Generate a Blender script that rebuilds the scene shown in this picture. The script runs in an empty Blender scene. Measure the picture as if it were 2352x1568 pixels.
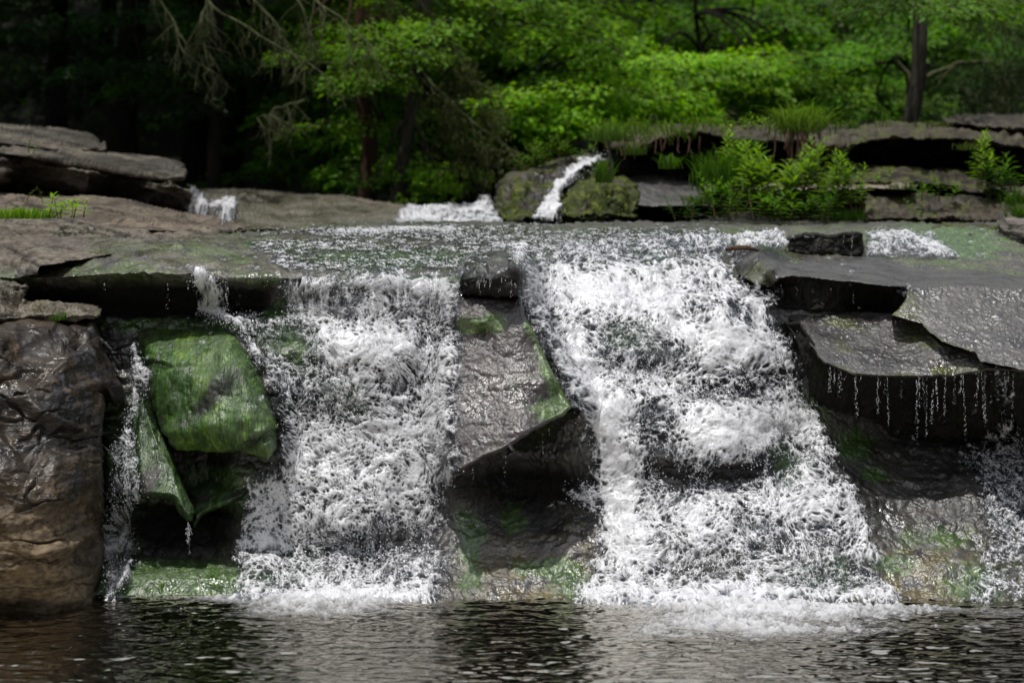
import bpy, math, random
import numpy as np
from mathutils import Vector
random.seed(5)
RNG = np.random.default_rng(11)
f32 = np.float32
scn = bpy.context.scene
COL = scn.collection

# ------------------------------------------------------------------ camera model
# Units of the survey below: columns and rows of the photograph at 2352 px width, plus a depth in metres.
FL = 70.0 / 36.0 * 2352.0
HC = 1.64                      # camera height over the pool
HOR = 450.0                    # row of the horizon
TILT = math.atan((784.0 - HOR) / FL)
CA, SA = math.cos(TILT), math.sin(TILT)

def P(px, py, Y):
    """world point seen at survey column/row at world depth Y"""
    px = np.asarray(px, dtype=np.float64); py = np.asarray(py, dtype=np.float64)
    cx = (px - 1176.0) / FL; cy = -(py - 784.0) / FL
    dy = CA + cy * SA; dz = -SA + cy * CA
    t = Y / dy
    return np.stack([cx * t, np.broadcast_to(Y, np.shape(cx * t)) * 1.0, HC + dz * t], axis=-1)

# ------------------------------------------------------------------ noise
_perm = RNG.permutation(256).astype(np.int32)
_perm = np.concatenate([_perm, _perm])
_g = RNG.normal(size=(256, 3)).astype(f32); _g /= np.linalg.norm(_g, axis=1)[:, None]

def perlin(x, y, z, seed=0):
    x = np.asarray(x, dtype=f32) + seed * 17.13; y = np.asarray(y, dtype=f32) + seed * 5.71; z = np.asarray(z, dtype=f32) + seed * 9.37
    xi = np.floor(x); yi = np.floor(y); zi = np.floor(z)
    xf = x - xi; yf = y - yi; zf = z - zi
    xi = xi.astype(np.int32) & 255; yi = yi.astype(np.int32) & 255; zi = zi.astype(np.int32) & 255
    u = xf * xf * xf * (xf * (xf * 6 - 15) + 10); v = yf * yf * yf * (yf * (yf * 6 - 15) + 10); w = zf * zf * zf * (zf * (zf * 6 - 15) + 10)
    out = 0
    for dx in (0, 1):
        wx = u if dx else 1 - u
        px_ = _perm[(xi + dx) & 255]
        for dy in (0, 1):
            wy = v if dy else 1 - v
            pxy = _perm[(px_ + yi + dy) & 255]
            for dz in (0, 1):
                wz = w if dz else 1 - w
                g = _g[_perm[(pxy + zi + dz) & 255]]
                out = out + wx * wy * wz * (g[..., 0] * (xf - dx) + g[..., 1] * (yf - dy) + g[..., 2] * (zf - dz))
    return out * 1.6

def fbm(V, s, o=4, seed=0, st=(1, 1, 1), ridged=False, gain=0.5):
    a = 1.0; f = s; out = 0; tot = 0
    for k in range(o):
        n = perlin(V[..., 0] * f * st[0], V[..., 1] * f * st[1], V[..., 2] * f * st[2], seed + k * 3)
        if ridged: n = 1 - 2 * np.abs(n)
        out = out + a * n; tot += a; a *= gain; f *= 2.03
    return out / tot

def worley(u, v, seed=0, jit=0.95):
    ui = np.floor(u); vi = np.floor(v)
    uf = (u - ui).astype(f32); vf = (v - vi).astype(f32)
    ui = ui.astype(np.int64); vi = vi.astype(np.int64)
    F1 = np.full(u.shape, 9, f32); F2 = np.full(u.shape, 9, f32); ID = np.zeros(u.shape, f32)
    R = np.random.default_rng(1000 + seed).random((65536, 3)).astype(f32)
    for a in (-1, 0, 1):
        for b in (-1, 0, 1):
            h = ((ui + a) * 7919 + (vi + b) * 104729 + seed * 31) & 65535
            r = R[h]
            d = np.sqrt((a + .5 + (r[..., 0] - .5) * jit - uf) ** 2 + (b + .5 + (r[..., 1] - .5) * jit - vf) ** 2)
            c = d < F1
            F2 = np.where(c, F1, np.minimum(F2, d)); ID = np.where(c, r[..., 2], ID); F1 = np.where(c, d, F1)
    return F1, F2, ID

def ss(a, b, x):
    t = np.clip((x - a) / (b - a), 0, 1); return t * t * (3 - 2 * t)

def mixc(c, new, m):
    return c * (1 - m[..., None]) + np.asarray(new, dtype=np.float64) * m[..., None]

def blur(A, r):
    """separable box blur, twice"""
    for _ in range(2):
        for ax in (0, 1):
            n = A.shape[ax]
            pad = [(0, 0), (0, 0)]; pad[ax] = (r + 1, r)
            c = np.cumsum(np.pad(A, pad, mode='edge'), axis=ax)
            if ax == 0: A = (c[2 * r + 1:] - c[:-(2 * r + 1)]) / (2 * r + 1)
            else: A = (c[:, 2 * r + 1:] - c[:, :-(2 * r + 1)]) / (2 * r + 1)
    return A

# ------------------------------------------------------------------ mesh helpers
def mesh_obj(name, V, F, mat, parent=None, smooth=True, col=None, attrs=None):
    V = np.ascontiguousarray(V, dtype=f32).reshape(-1, 3); F = np.ascontiguousarray(F, dtype=np.int32)
    k = F.shape[1]
    me = bpy.data.meshes.new(name)
    me.vertices.add(len(V)); me.vertices.foreach_set('co', V.ravel())
    me.loops.add(F.size); me.loops.foreach_set('vertex_index', F.ravel())
    me.polygons.add(len(F)); me.polygons.foreach_set('loop_start', np.arange(len(F), dtype=np.int32) * k)
    me.update(calc_edges=True)
    if smooth: me.shade_smooth()
    else: me.shade_flat()
    if col is not None:
        a = me.color_attributes.new('Col', 'FLOAT_COLOR', 'POINT')
        c = np.ones((len(V), 4), f32); c[:, :3] = np.clip(np.asarray(col).reshape(-1, 3), 0, 1)
        a.data.foreach_set('color', c.ravel())
    for n, v in (attrs or {}).items():
        a = me.attributes.new(n, 'FLOAT', 'POINT')
        a.data.foreach_set('value', np.ascontiguousarray(v, dtype=f32).ravel())
    me.materials.append(mat)
    o = bpy.data.objects.new(name, me); COL.objects.link(o)
    if parent is not None:
        o.parent = parent
        l = parent.location
        if l.length > 0: o.location = (-l[0], -l[1], -l[2])
    return o

def tag(o, label, cat, group=None, kind=None):
    o['label'] = label; o['category'] = cat
    if group: o['group'] = group
    if kind: o['kind'] = kind
    return o

def empty(name, loc, label=None, cat=None, group=None):
    o = bpy.data.objects.new(name, None); o.empty_display_size = .1; COL.objects.link(o)
    o.location = tuple(float(v) for v in loc)
    if label: tag(o, label, cat, group)
    return o

def grid_faces(mask):
    """quads of a lattice whose corner mask is all True; returns faces in lattice indices"""
    h, w = mask.shape
    ok = mask[:-1, :-1] & mask[1:, :-1] & mask[:-1, 1:] & mask[1:, 1:]
    j, i = np.nonzero(ok)
    a = j * w + i
    return np.stack([a, a + w, a + w + 1, a + 1], axis=1)

def compact(V, F, *arr):
    used = np.zeros(len(V), bool); used[F.ravel()] = True
    m = np.cumsum(used) - 1
    return (V[used], m[F]) + tuple(a.reshape((len(V),) + a.shape[a.ndim - (1 if a.size == len(V) * 3 else 0):] if False else (len(V), -1))[used] for a in arr)

# ------------------------------------------------------------------ materials
def new_mat(name):
    m = bpy.data.materials.new(name); m.use_nodes = True
    nt = m.node_tree; nt.nodes.clear()
    return m, nt, nt.nodes, nt.links

def N(nodes, t, **kw):
    n = nodes.new(t)
    for k, v in kw.items():
        if k.startswith('i_'):
            key = k[2:]
            n.inputs[int(key) if key.isdigit() else key.replace('_', ' ')].default_value = v
        else: setattr(n, k, v)
    return n

def math_node(nodes, links, op, a, b=None, clamp=False):
    n = nodes.new('ShaderNodeMath'); n.operation = op; n.use_clamp = clamp
    for i, v in enumerate((a, b)):
        if v is None: continue
        if isinstance(v, (int, float)): n.inputs[i].default_value = v
        else: links.new(v, n.inputs[i])
    return n.outputs[0]

def rock_material(name, fine=70.0, bump=0.6, dist=0.004, stretch=(1, 1, 1), rough_wet=0.16, rough_dry=0.85, grain=0.5, ior_wet=1.85):
    m, nt, n, l = new_mat(name)
    out = N(n, 'ShaderNodeOutputMaterial'); b = N(n, 'ShaderNodeBsdfPrincipled')
    at = N(n, 'ShaderNodeAttribute', attribute_name='Col'); aw = N(n, 'ShaderNodeAttribute', attribute_name='wet')
    tc = N(n, 'ShaderNodeTexCoord'); mp = N(n, 'ShaderNodeMapping'); mp.inputs['Scale'].default_value = stretch
    l.new(tc.outputs['Object'], mp.inputs[0])
    n1 = N(n, 'ShaderNodeTexNoise', i_Scale=fine, i_Detail=1.5, i_Roughness=0.5); n1.noise_type = 'FBM'
    n2 = N(n, 'ShaderNodeTexNoise', i_Scale=fine * 0.3, i_Detail=2.0, i_Roughness=0.45, i_Distortion=0.6)
    n3 = N(n, 'ShaderNodeTexNoise', i_Scale=7.0, i_Detail=5.0, i_Roughness=0.6); l.new(mp.outputs[0], n3.inputs['Vector'])
    l.new(mp.outputs[0], n1.inputs['Vector']); l.new(mp.outputs[0], n2.inputs['Vector'])
    # ridges : abs(noise-.5)
    r = math_node(n, l, 'ABSOLUTE', math_node(n, l, 'SUBTRACT', n1.outputs['Fac'], 0.5))
    r2 = math_node(n, l, 'ABSOLUTE', math_node(n, l, 'SUBTRACT', n2.outputs['Fac'], 0.5))
    h = math_node(n, l, 'ADD', math_node(n, l, 'MULTIPLY', r, -1.2), math_node(n, l, 'MULTIPLY', r2, -2.2))
    bm = N(n, 'ShaderNodeBump', i_Strength=bump, i_Distance=dist * 4.0); l.new(h, bm.inputs['Height'])
    # colour grain
    g = N(n, 'ShaderNodeMapRange'); g.inputs['From Min'].default_value = 0.3; g.inputs['From Max'].default_value = 0.7
    g.inputs['To Min'].default_value = 1 - grain; g.inputs['To Max'].default_value = 1 + grain
    l.new(n1.outputs['Fac'], g.inputs['Value'])
    mx = N(n, 'ShaderNodeMix', data_type='RGBA', blend_type='MULTIPLY'); mx.inputs[0].default_value = 1
    l.new(at.outputs['Color'], mx.inputs[6]); l.new(g.outputs[0], mx.inputs[7])
    l.new(mx.outputs[2], b.inputs['Base Color'])
    rr = N(n, 'ShaderNodeMapRange'); rr.inputs['To Min'].default_value = rough_dry; rr.inputs['To Max'].default_value = rough_wet
    l.new(aw.outputs['Fac'], rr.inputs['Value'])
    rn = math_node(n, l, 'ADD', rr.outputs[0], math_node(n, l, 'MULTIPLY', math_node(n, l, 'SUBTRACT', n3.outputs['Fac'], 0.45), 1.3), True)
    rn = math_node(n, l, 'MAXIMUM', rn, 0.08)
    l.new(rn, b.inputs['Roughness']); l.new(bm.outputs[0], b.inputs['Normal'])
    sp = N(n, 'ShaderNodeMapRange'); sp.inputs['To Min'].default_value = 0.2; sp.inputs['To Max'].default_value = 1.0; ir = N(n, 'ShaderNodeMapRange'); ir.inputs['To Min'].default_value = 1.45; ir.inputs['To Max'].default_value = ior_wet; l.new(aw.outputs['Fac'], ir.inputs['Value']); l.new(ir.outputs[0], b.inputs['IOR'])
    l.new(aw.outputs['Fac'], sp.inputs['Value']); l.new(sp.outputs[0], b.inputs['Specular IOR Level'])
    l.new(b.outputs[0], out.inputs[0])
    return m

def foam_material(name, white=(0.83, 0.84, 0.88)):
    m, nt, n, l = new_mat(name)
    out = N(n, 'ShaderNodeOutputMaterial')
    b = N(n, 'ShaderNodeBsdfPrincipled', i_Base_Color=(*white, 1), i_Roughness=0.35)
    b.inputs['Specular IOR Level'].default_value = 0.5
    tc = N(n, 'ShaderNodeTexCoord')
    n1 = N(n, 'ShaderNodeTexNoise', i_Scale=110.0, i_Detail=1.5, i_Roughness=0.5); l.new(tc.outputs['Object'], n1.inputs['Vector'])
    bm = N(n, 'ShaderNodeBump', i_Strength=0.5, i_Distance=0.003); l.new(n1.outputs['Fac'], bm.inputs['Height'])
    l.new(bm.outputs[0], b.inputs['Normal'])
    tr = N(n, 'ShaderNodeBsdfTranslucent', i_Color=(*white, 1)); l.new(bm.outputs[0], tr.inputs['Normal'])
    mw = N(n, 'ShaderNodeMixShader', i_0=0.12); l.new(b.outputs[0], mw.inputs[1]); l.new(tr.outputs[0], mw.inputs[2])
    # clear film
    t = N(n, 'ShaderNodeBsdfTransparent', i_Color=(0.66, 0.69, 0.74, 1)); gl = N(n, 'ShaderNodeBsdfGlossy', i_Roughness=0.12)
    gl.inputs['Color'].default_value = (0.9, 0.92, 1, 1); l.new(bm.outputs[0], gl.inputs['Normal'])
    fr = N(n, 'ShaderNodeFresnel', i_IOR=1.33); l.new(bm.outputs[0], fr.inputs['Normal'])
    fc = math_node(n, l, 'MULTIPLY', fr.outputs[0], .55, True)
    mc = N(n, 'ShaderNodeMixShader'); l.new(fc, mc.inputs[0]); l.new(t.outputs[0], mc.inputs[1]); l.new(gl.outputs[0], mc.inputs[2])
    af = N(n, 'ShaderNodeAttribute', attribute_name='foam')
    ag = math_node(n, l, 'ADD', af.outputs['Fac'], math_node(n, l, 'MULTIPLY', math_node(n, l, 'SUBTRACT', n1.outputs['Fac'], 0.5),
         math_node(n, l, 'MULTIPLY', af.outputs['Fac'], math_node(n, l, 'SUBTRACT', 1.25, af.outputs['Fac']))), True)
    ms = N(n, 'ShaderNodeMixShader'); l.new(ag, ms.inputs[0]); l.new(mc.outputs[0], ms.inputs[1]); l.new(mw.outputs[0], ms.inputs[2])
    # outside the sheet: nothing but air
    aa = N(n, 'ShaderNodeAttribute', attribute_name='film'); t2 = N(n, 'ShaderNodeBsdfTransparent')
    m2 = N(n, 'ShaderNodeMixShader'); l.new(aa.outputs['Fac'], m2.inputs[0]); l.new(t2.outputs[0], m2.inputs[1]); l.new(ms.outputs[0], m2.inputs[2])
    l.new(m2.outputs[0], out.inputs[0])
    return m

def drop_material(name):
    m, nt, n, l = new_mat(name)
    out = N(n, 'ShaderNodeOutputMaterial')
    b = N(n, 'ShaderNodeBsdfPrincipled', i_Base_Color=(0.75, 0.77, 0.82, 1), i_Roughness=0.1)
    b.inputs['Specular IOR Level'].default_value = 0.8
    t = N(n, 'ShaderNodeBsdfTransparent'); mx = N(n, 'ShaderNodeMixShader', i_0=0.5)
    l.new(t.outputs[0], mx.inputs[1]); l.new(b.outputs[0], mx.inputs[2]); l.new(mx.outputs[0], out.inputs[0])
    return m

def leaf_material(name, trans=0.45, rough=0.45):
    m, nt, n, l = new_mat(name)
    out = N(n, 'ShaderNodeOutputMaterial')
    at = N(n, 'ShaderNodeAttribute', attribute_name='Col')
    b = N(n, 'ShaderNodeBsdfPrincipled', i_Roughness=rough); b.inputs['Specular IOR Level'].default_value = 0.15
    t = N(n, 'ShaderNodeBsdfTranslucent'); mx = N(n, 'ShaderNodeMixShader', i_0=trans)
    hs = N(n, 'ShaderNodeHueSaturation', i_Saturation=1.1, i_Value=1.5)
    l.new(at.outputs['Color'], b.inputs['Base Color']); l.new(at.outputs['Color'], hs.inputs['Color']); l.new(hs.outputs[0], t.inputs['Color'])
    l.new(b.outputs[0], mx.inputs[1]); l.new(t.outputs[0], mx.inputs[2]); l.new(mx.outputs[0], out.inputs[0])
    return m

def bark_material(name, c0, c1):
    m, nt, n, l = new_mat(name)
    out = N(n, 'ShaderNodeOutputMaterial'); b = N(n, 'ShaderNodeBsdfPrincipled', i_Roughness=0.9); b.inputs['Specular IOR Level'].default_value = 0.1
    tc = N(n, 'ShaderNodeTexCoord'); mp = N(n, 'ShaderNodeMapping'); mp.inputs['Scale'].default_value = (14, 14, 3)
    l.new(tc.outputs['Object'], mp.inputs[0])
    n1 = N(n, 'ShaderNodeTexNoise', i_Scale=1.5, i_Detail=6.0, i_Roughness=0.7); l.new(mp.outputs[0], n1.inputs['Vector'])
    cr = N(n, 'ShaderNodeValToRGB'); cr.color_ramp.elements[0].color = (*c0, 1); cr.color_ramp.elements[1].color = (*c1, 1)
    cr.color_ramp.elements[0].position = .35; cr.color_ramp.elements[1].position = .68
    l.new(n1.outputs['Fac'], cr.inputs[0]); l.new(cr.outputs[0], b.inputs['Base Color'])
    bm = N(n, 'ShaderNodeBump', i_Strength=0.8, i_Distance=0.03); l.new(n1.outputs['Fac'], bm.inputs['Height']); l.new(bm.outputs[0], b.inputs['Normal'])
    l.new(b.outputs[0], out.inputs[0]); return m

M_ROCK = rock_material('wet_rock', fine=82, bump=0.85, dist=0.0013, rough_wet=0.42, ior_wet=1.6, grain=.6)
M_BROWN = rock_material('brown_rock', fine=42, bump=0.6, dist=0.0025, stretch=(.7, .8, 1.5), rough_wet=0.40, grain=0.55, ior_wet=1.36)
M_SLAB = rock_material('dry_slab', fine=40, bump=0.5, dist=0.002, stretch=(0.35, 0.5, 2.2), grain=0.35)
M_MOSS = rock_material('algae_rock', fine=45, bump=0.7, dist=0.0022, stretch=(2.6, 1, .4), rough_wet=0.42, grain=0.5, ior_wet=1.5)
M_FOAM = foam_material('white_water')
M_DROP = drop_material('water_drops')
M_LEAF = leaf_material('leaf')
M_GRASS = leaf_material('grass_blade', trans=0.35)
M_BARK_D = bark_material('dark_bark', (0.005, 0.0045, 0.004), (0.02, 0.017, 0.013))
M_BARK_G = bark_material('grey_bark', (0.03, 0.027, 0.023), (0.10, 0.09, 0.078))
M_BARK_R = bark_material('brown_bark', (0.025, 0.014, 0.010), (0.085, 0.05, 0.035))
M_TWIG = bark_material('lichen_twig', (0.04, 0.045, 0.022), (0.12, 0.13, 0.065))
M_ROOT = bark_material('root', (0.05, 0.03, 0.02), (0.16, 0.1, 0.07))

# ------------------------------------------------------------------ survey lattice and depth record
G = 1.75
X0, X1, Y0, Y1 = -260.0, 2620.0, 230.0, 1500.0
GX = np.arange(X0, X1, G); GY = np.arange(Y0, Y1, G)
ZB = np.full((len(GY), len(GX)), 40.0)       # nearest rock at each lattice node, used to lay water on the rock

def sub(x0, x1, y0, y1):
    i0 = max(0, int((x0 - X0) / G)); i1 = min(len(GX), int((x1 - X0) / G) + 2)
    j0 = max(0, int((y0 - Y0) / G)); j1 = min(len(GY), int((y1 - Y0) / G) + 2)
    return i0, i1, j0, j1

def sdf(PX, PY, poly):
    poly = np.asarray(poly, float); n = len(poly)
    d = np.full(PX.shape, 1e9); inside = np.zeros(PX.shape, bool)
    for i in range(n):
        ax, ay = poly[i]; bx, by = poly[(i + 1) % n]
        ex, ey = bx - ax, by - ay
        t = np.clip(((PX - ax) * ex + (PY - ay) * ey) / (ex * ex + ey * ey + 1e-9), 0, 1)
        d = np.minimum(d, (PX - ax - t * ex) ** 2 + (PY - ay - t * ey) ** 2)
        c = ((ay > PY) != (by > PY)) & (PX < (bx - ax) * (PY - ay) / (by - ay + 1e-12) + ax)
        inside ^= c
    d = np.sqrt(d); return np.where(inside, -d, d)

def rbf(PX, PY, pts):
    pts = np.asarray(pts, float); n = len(pts); s = 300.0
    X = pts[:, :2] / s; D = np.linalg.norm(X[:, None] - X[None], axis=2)
    A = np.zeros((n + 3, n + 3)); A[:n, :n] = D; A[:n, n] = 1; A[:n, n + 1:] = X; A[n, :n] = 1; A[n + 1:, :n] = X.T
    A[:n, :n] += np.eye(n) * 1e-3
    w = np.linalg.solve(A, np.concatenate([pts[:, 2], [0, 0, 0]]))
    out = w[n] + w[n + 1] * PX / s + w[n + 2] * PY / s
    for k in range(n):
        out = out + w[k] * np.sqrt((PX / s - X[k, 0]) ** 2 + (PY / s - X[k, 1]) ** 2)
    return out

def strata(V, seed=0, dip=0.0, freq=9.0, amp=0.02, wob=0.5):
    """bedding steps: saw-like ledges along z"""
    z = V[..., 2] + dip * V[..., 0] + 0.03 * fbm(V, 1.2, 2, seed + 50) * wob
    n = perlin(V[..., 0] * .5 + 7, V[..., 1] * .5, z * freq, seed + 3)
    n2 = perlin(V[..., 0] * .9, V[..., 1] * .9 + 3, z * freq * 2.7, seed + 9)
    q = np.tanh(n * 6) * 0.7 + np.tanh(n2 * 5) * 0.3
    return -q * amp

ROCKC = dict(dark=(0.009, 0.009, 0.008), wet=(0.040, 0.037, 0.033), purple=(0.055, 0.043, 0.045), olive=(0.045, 0.045, 0.016),
             moss=(0.045, 0.085, 0.010), bright=(0.075, 0.15, 0.018), tan=(0.22, 0.18, 0.125), grey=(0.17, 0.16, 0.145), brown=(0.07, 0.048, 0.028))

def lattice_normals(V):
    gx = np.gradient(V, axis=1); gy = np.gradient(V, axis=0)
    n = np.cross(gx, gy); n /= np.linalg.norm(n, axis=-1, keepdims=True) + 1e-12
    return n * np.where(n[..., 1:2] > 0, -1, 1)

def relief(name, poly, pts, mat, colfn, R=14, edge=0.18, skirt=0.35, rag=5, str_=None, mid=0.03, midf=3.0, fine=0.006, finef=22, seed=0, parent=None,
           facets=None, bumps=(), record=True, cracks=0.0, crackst=(1, 1)):
    poly = np.asarray(poly, float)
    i0, i1, j0, j1 = sub(poly[:, 0].min() - 12, poly[:, 0].max() + 12, poly[:, 1].min() - 12, poly[:, 1].max() + 12)
    PX, PY = np.meshgrid(GX[i0:i1], GY[j0:j1])
    sd = sdf(PX, PY, poly)
    base = rbf(PX, PY, pts)
    V = P(PX, PY, base)
    if rag: sd = sd + rag * fbm(V, 7, 3, seed + 70) * 1.6 + rag * 0.4 * fbm(V, 40, 2, seed + 71)
    d = 0
    if mid: d = d + mid * fbm(V, midf, 4, seed)
    for (bx_, by_, brx, bry, brot, ba) in bumps: d = d - ba * blob(PX + 8 * fbm(V, 9, 2, seed + 80), PY + 8 * fbm(V, 9, 2, seed + 81), bx_, by_, brx, bry, brot)
    if str_: d = d + strata(V, seed, **str_)
    if fine: d = d + fine * 1.6 * fbm(V, finef, 3, seed + 20, ridged=True, gain=.45)
    if facets:
        s, a = facets
        F1, F2, ID = worley(V[..., 0] * s + .3 * fbm(V, 3, 2, seed + 31), V[..., 2] * s * 1.5 + .3 * fbm(V, 3, 2, seed + 32), seed + 33)
        d = d + a * (ID - .5) * ss(0.0, 0.25, F2 - F1)
    cr = None
    if cracks:
        F1, F2, ID = worley(V[..., 0] * crackst[0] + .5 * fbm(V, 4, 3, seed + 41), V[..., 2] * crackst[1] + .5 * fbm(V, 4, 3, seed + 42), seed + 43)
        cr = 1 - ss(0.0, 0.09, F2 - F1)
        cr = cr * ss(-.15, .25, fbm(V, 2.2, 2, seed + 44))
        d = d + cracks * cr
    t = np.clip(1 + sd / R, 0, 1)
    d = d * (.3 + .7 * np.clip(-sd / (R * 1.5), 0, 1))
    Y = base + edge * (1 - np.sqrt(np.clip(1 - t * t, 0, 1)))
    ins = sd <= 0
    Yv = np.where(ins, Y, Y + skirt)
    h, w = sd.shape
    near = ins.copy()
    near[1:] |= ins[:-1]; near[:-1] |= ins[1:]; near[:, 1:] |= ins[:, :-1]; near[:, :-1] |= ins[:, 1:]
    F = grid_faces(near)
    V = P(PX, PY, Yv) - lattice_normals(P(PX, PY, blur(Y, 2))) * d[..., None]
    Yv = np.where(ins, np.maximum(V[..., 1], Y - .15), V[..., 1])
    info = dict(PX=PX, PY=PY, sd=sd, V=V, d=d, t=t, cr=cr, seed=seed, Y=Yv)
    col, wet = colfn(info)
    if cr is not None: col = col * (1 - 0.75 * cr[..., None])
    wet = np.broadcast_to(wet, sd.shape)
    used = np.zeros(h * w, bool); used[F.ravel()] = True
    mp = np.cumsum(used) - 1
    o = mesh_obj(name, V.reshape(-1, 3)[used], mp[F], mat, parent, True, col.reshape(-1, 3)[used], {'wet': wet.reshape(-1)[used]})
    if record:
        zb = ZB[j0:j1, i0:i1]; zb[ins] = np.minimum(zb[ins], Yv[ins])
    return o

def blob(PX, PY, x, y, rx, ry, rot=0):
    c, s = math.cos(math.radians(rot)), math.sin(math.radians(rot))
    u = ((PX - x) * c + (PY - y) * s) / rx; v = (-(PX - x) * s + (PY - y) * c) / ry
    return np.exp(-(u * u + v * v))

def base_wet(I, c0=ROCKC['wet'], c1=ROCKC['dark'], seed=0):
    V = I['V']; n = fbm(V, 4, 4, seed + 100)
    c = mixc(np.broadcast_to(np.array(c0), V.shape).copy(), c1, ss(-.2, .35, n))
    return c

def moss_mix(I, c, amt, seed=0, col=ROCKC['moss'], col2=ROCKC['bright'], f=9):
    V = I['V']; n = fbm(V, f, 5, seed + 110) * .9
    m = ss(-.1, .18, n + amt - .5)
    g = mixc(np.broadcast_to(np.array(col), V.shape).copy(), col2, ss(-.1, .5, fbm(V, f * 2.2, 3, seed + 120)))
    return mixc(c, g, m[..., :] * np.clip(amt * 2, 0, 1)), m * np.clip(amt * 2, 0, 1)
# ------------------------------------------------------------------ bedrock of the falls (setting)
COLS = {
 -260: [(490, 11.5), (545, 10.2), (610, 9.4), (640, 9.1), (700, 9.0), (1000, 8.5), (1200, 8.4), (1390, 8.1), (1500, 7.7)],
 100: [(490, 11.5), (545, 9.9), (600, 9.1), (635, 8.85), (700, 9.0), (1000, 8.7), (1200, 8.55), (1390, 8.1), (1500, 7.7)],
 300: [(490, 11.5), (545, 9.5), (585, 8.9), (615, 8.6), (630, 8.58), (670, 8.85), (724, 8.95), (732, 8.9), (800, 8.75), (1100, 8.65), (1200, 8.55), (1270, 8.45), (1330, 8.15), (1375, 8.03), (1500, 7.6)],
 470: [(490, 12), (530, 10), (560, 9.2), (600, 8.75), (625, 8.58), (645, 8.6), (680, 8.85), (724, 8.9), (735, 8.85), (800, 8.7), (1100, 8.6), (1200, 8.5), (1270, 8.4), (1330, 8.12), (1376, 8.03), (1500, 7.6)],
 560: [(490, 12), (520, 10.4), (560, 9.3), (600, 8.8), (640, 8.55), (665, 8.7), (715, 8.75), (740, 8.6), (900, 8.5), (1100, 8.38), (1250, 8.28), (1384, 8.0), (1500, 7.6)],
 800: [(490, 12.5), (515, 10.6), (540, 9.8), (580, 9.1), (625, 8.6), (640, 8.52), (655, 8.5), (760, 8.46), (800, 8.36), (1000, 8.32), (1150, 8.24), (1200, 8.18), (1240, 8.27), (1290, 8.22), (1392, 8.0), (1500, 7.6)],
 1050: [(490, 12.5), (515, 10.6), (545, 9.6), (590, 9.0), (640, 8.6), (655, 8.58), (760, 8.52), (1000, 8.45), (1150, 8.4), (1210, 8.34), (1300, 8.15), (1385, 7.99), (1500, 7.6)],
 1200: [(490, 12.5), (515, 10.6), (560, 9.4), (600, 9.05), (680, 8.85), (800, 8.7), (950, 8.6), (1060, 8.62), (1150, 8.62), (1175, 8.5), (1230, 8.3), (1300, 8.14), (1384, 7.99), (1500, 7.55)],
 1370: [(490, 12.5), (520, 10.4), (560, 9.5), (620, 9.05), (700, 8.85), (760, 8.7), (850, 8.58), (950, 8.48), (1080, 8.45), (1180, 8.4), (1250, 8.25), (1388, 7.98), (1500, 7.55)],
 1650: [(490, 12.5), (525, 10.2), (560, 9.5), (640, 9.05), (700, 8.9), (760, 8.66), (850, 8.56), (880, 8.6), (930, 8.46), (1040, 8.34), (1080, 8.45), (1150, 8.36), (1210, 8.22), (1392, 7.96), (1500, 7.5)],
 1850: [(490, 12.5), (520, 10.6), (585, 9.75), (620, 9.3), (720, 9.0), (870, 8.8), (1000, 8.7), (1150, 8.35), (1394, 7.95), (1500, 7.5)],
 2100: [(490, 12.5), (518, 10.9), (530, 10.6), (588, 10.0), (640, 9.5), (720, 9.3), (860, 9.15), (1000, 9.05), (1015, 8.95), (1150, 8.55), (1280, 8.2), (1398, 7.93), (1500, 7.5)],
 2620: [(490, 12.5), (518, 10.9), (530, 10.6), (588, 10.0), (640, 9.5), (720, 9.3), (860, 9.15), (1000, 9.05), (1015, 8.95), (1150, 8.5), (1280, 8.15), (1405, 7.9), (1500, 7.5)],
}
def wall_depth(PX, PY):
    xs = sorted(COLS); rows = np.stack([np.interp(PY[:, 0], *zip(*COLS[x])) for x in xs], axis=1)   # per row, per column
    out = np.empty(PX.shape)
    px = PX[0]
    k = np.clip(np.searchsorted(xs, px) - 1, 0, len(xs) - 2)
    xa = np.array(xs, float)[k]; xb = np.array(xs, float)[k + 1]; t = (px - xa) / (xb - xa); t = np.clip(t, 0, 1); t = t * t * (3 - 2 * t)
    return rows[:, k] * (1 - t) + rows[:, k + 1] * t

i0, i1, j0, j1 = sub(X0, X1, 497, Y1)
WPX, WPY = np.meshgrid(GX[i0:i1], GY[j0:j1])
_wv = perlin(WPX / 70, WPX * 0, WPX * 0, 17) * 30 * ss(660, 560, WPX) * ss(740, 690, WPY) + perlin(WPX / 22, WPY / 60, WPX * 0, 18) * 9 * ss(640, 560, WPX) + perlin(WPX / 150, WPX * 0, WPX * 0, 7) * 26 + perlin(WPX / 45, WPX * 0, WPY / 200, 8) * 12
wb = wall_depth(WPX, WPY + _wv * ss(520, 680, WPY) * ss(1385, 1300, WPY))
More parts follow.
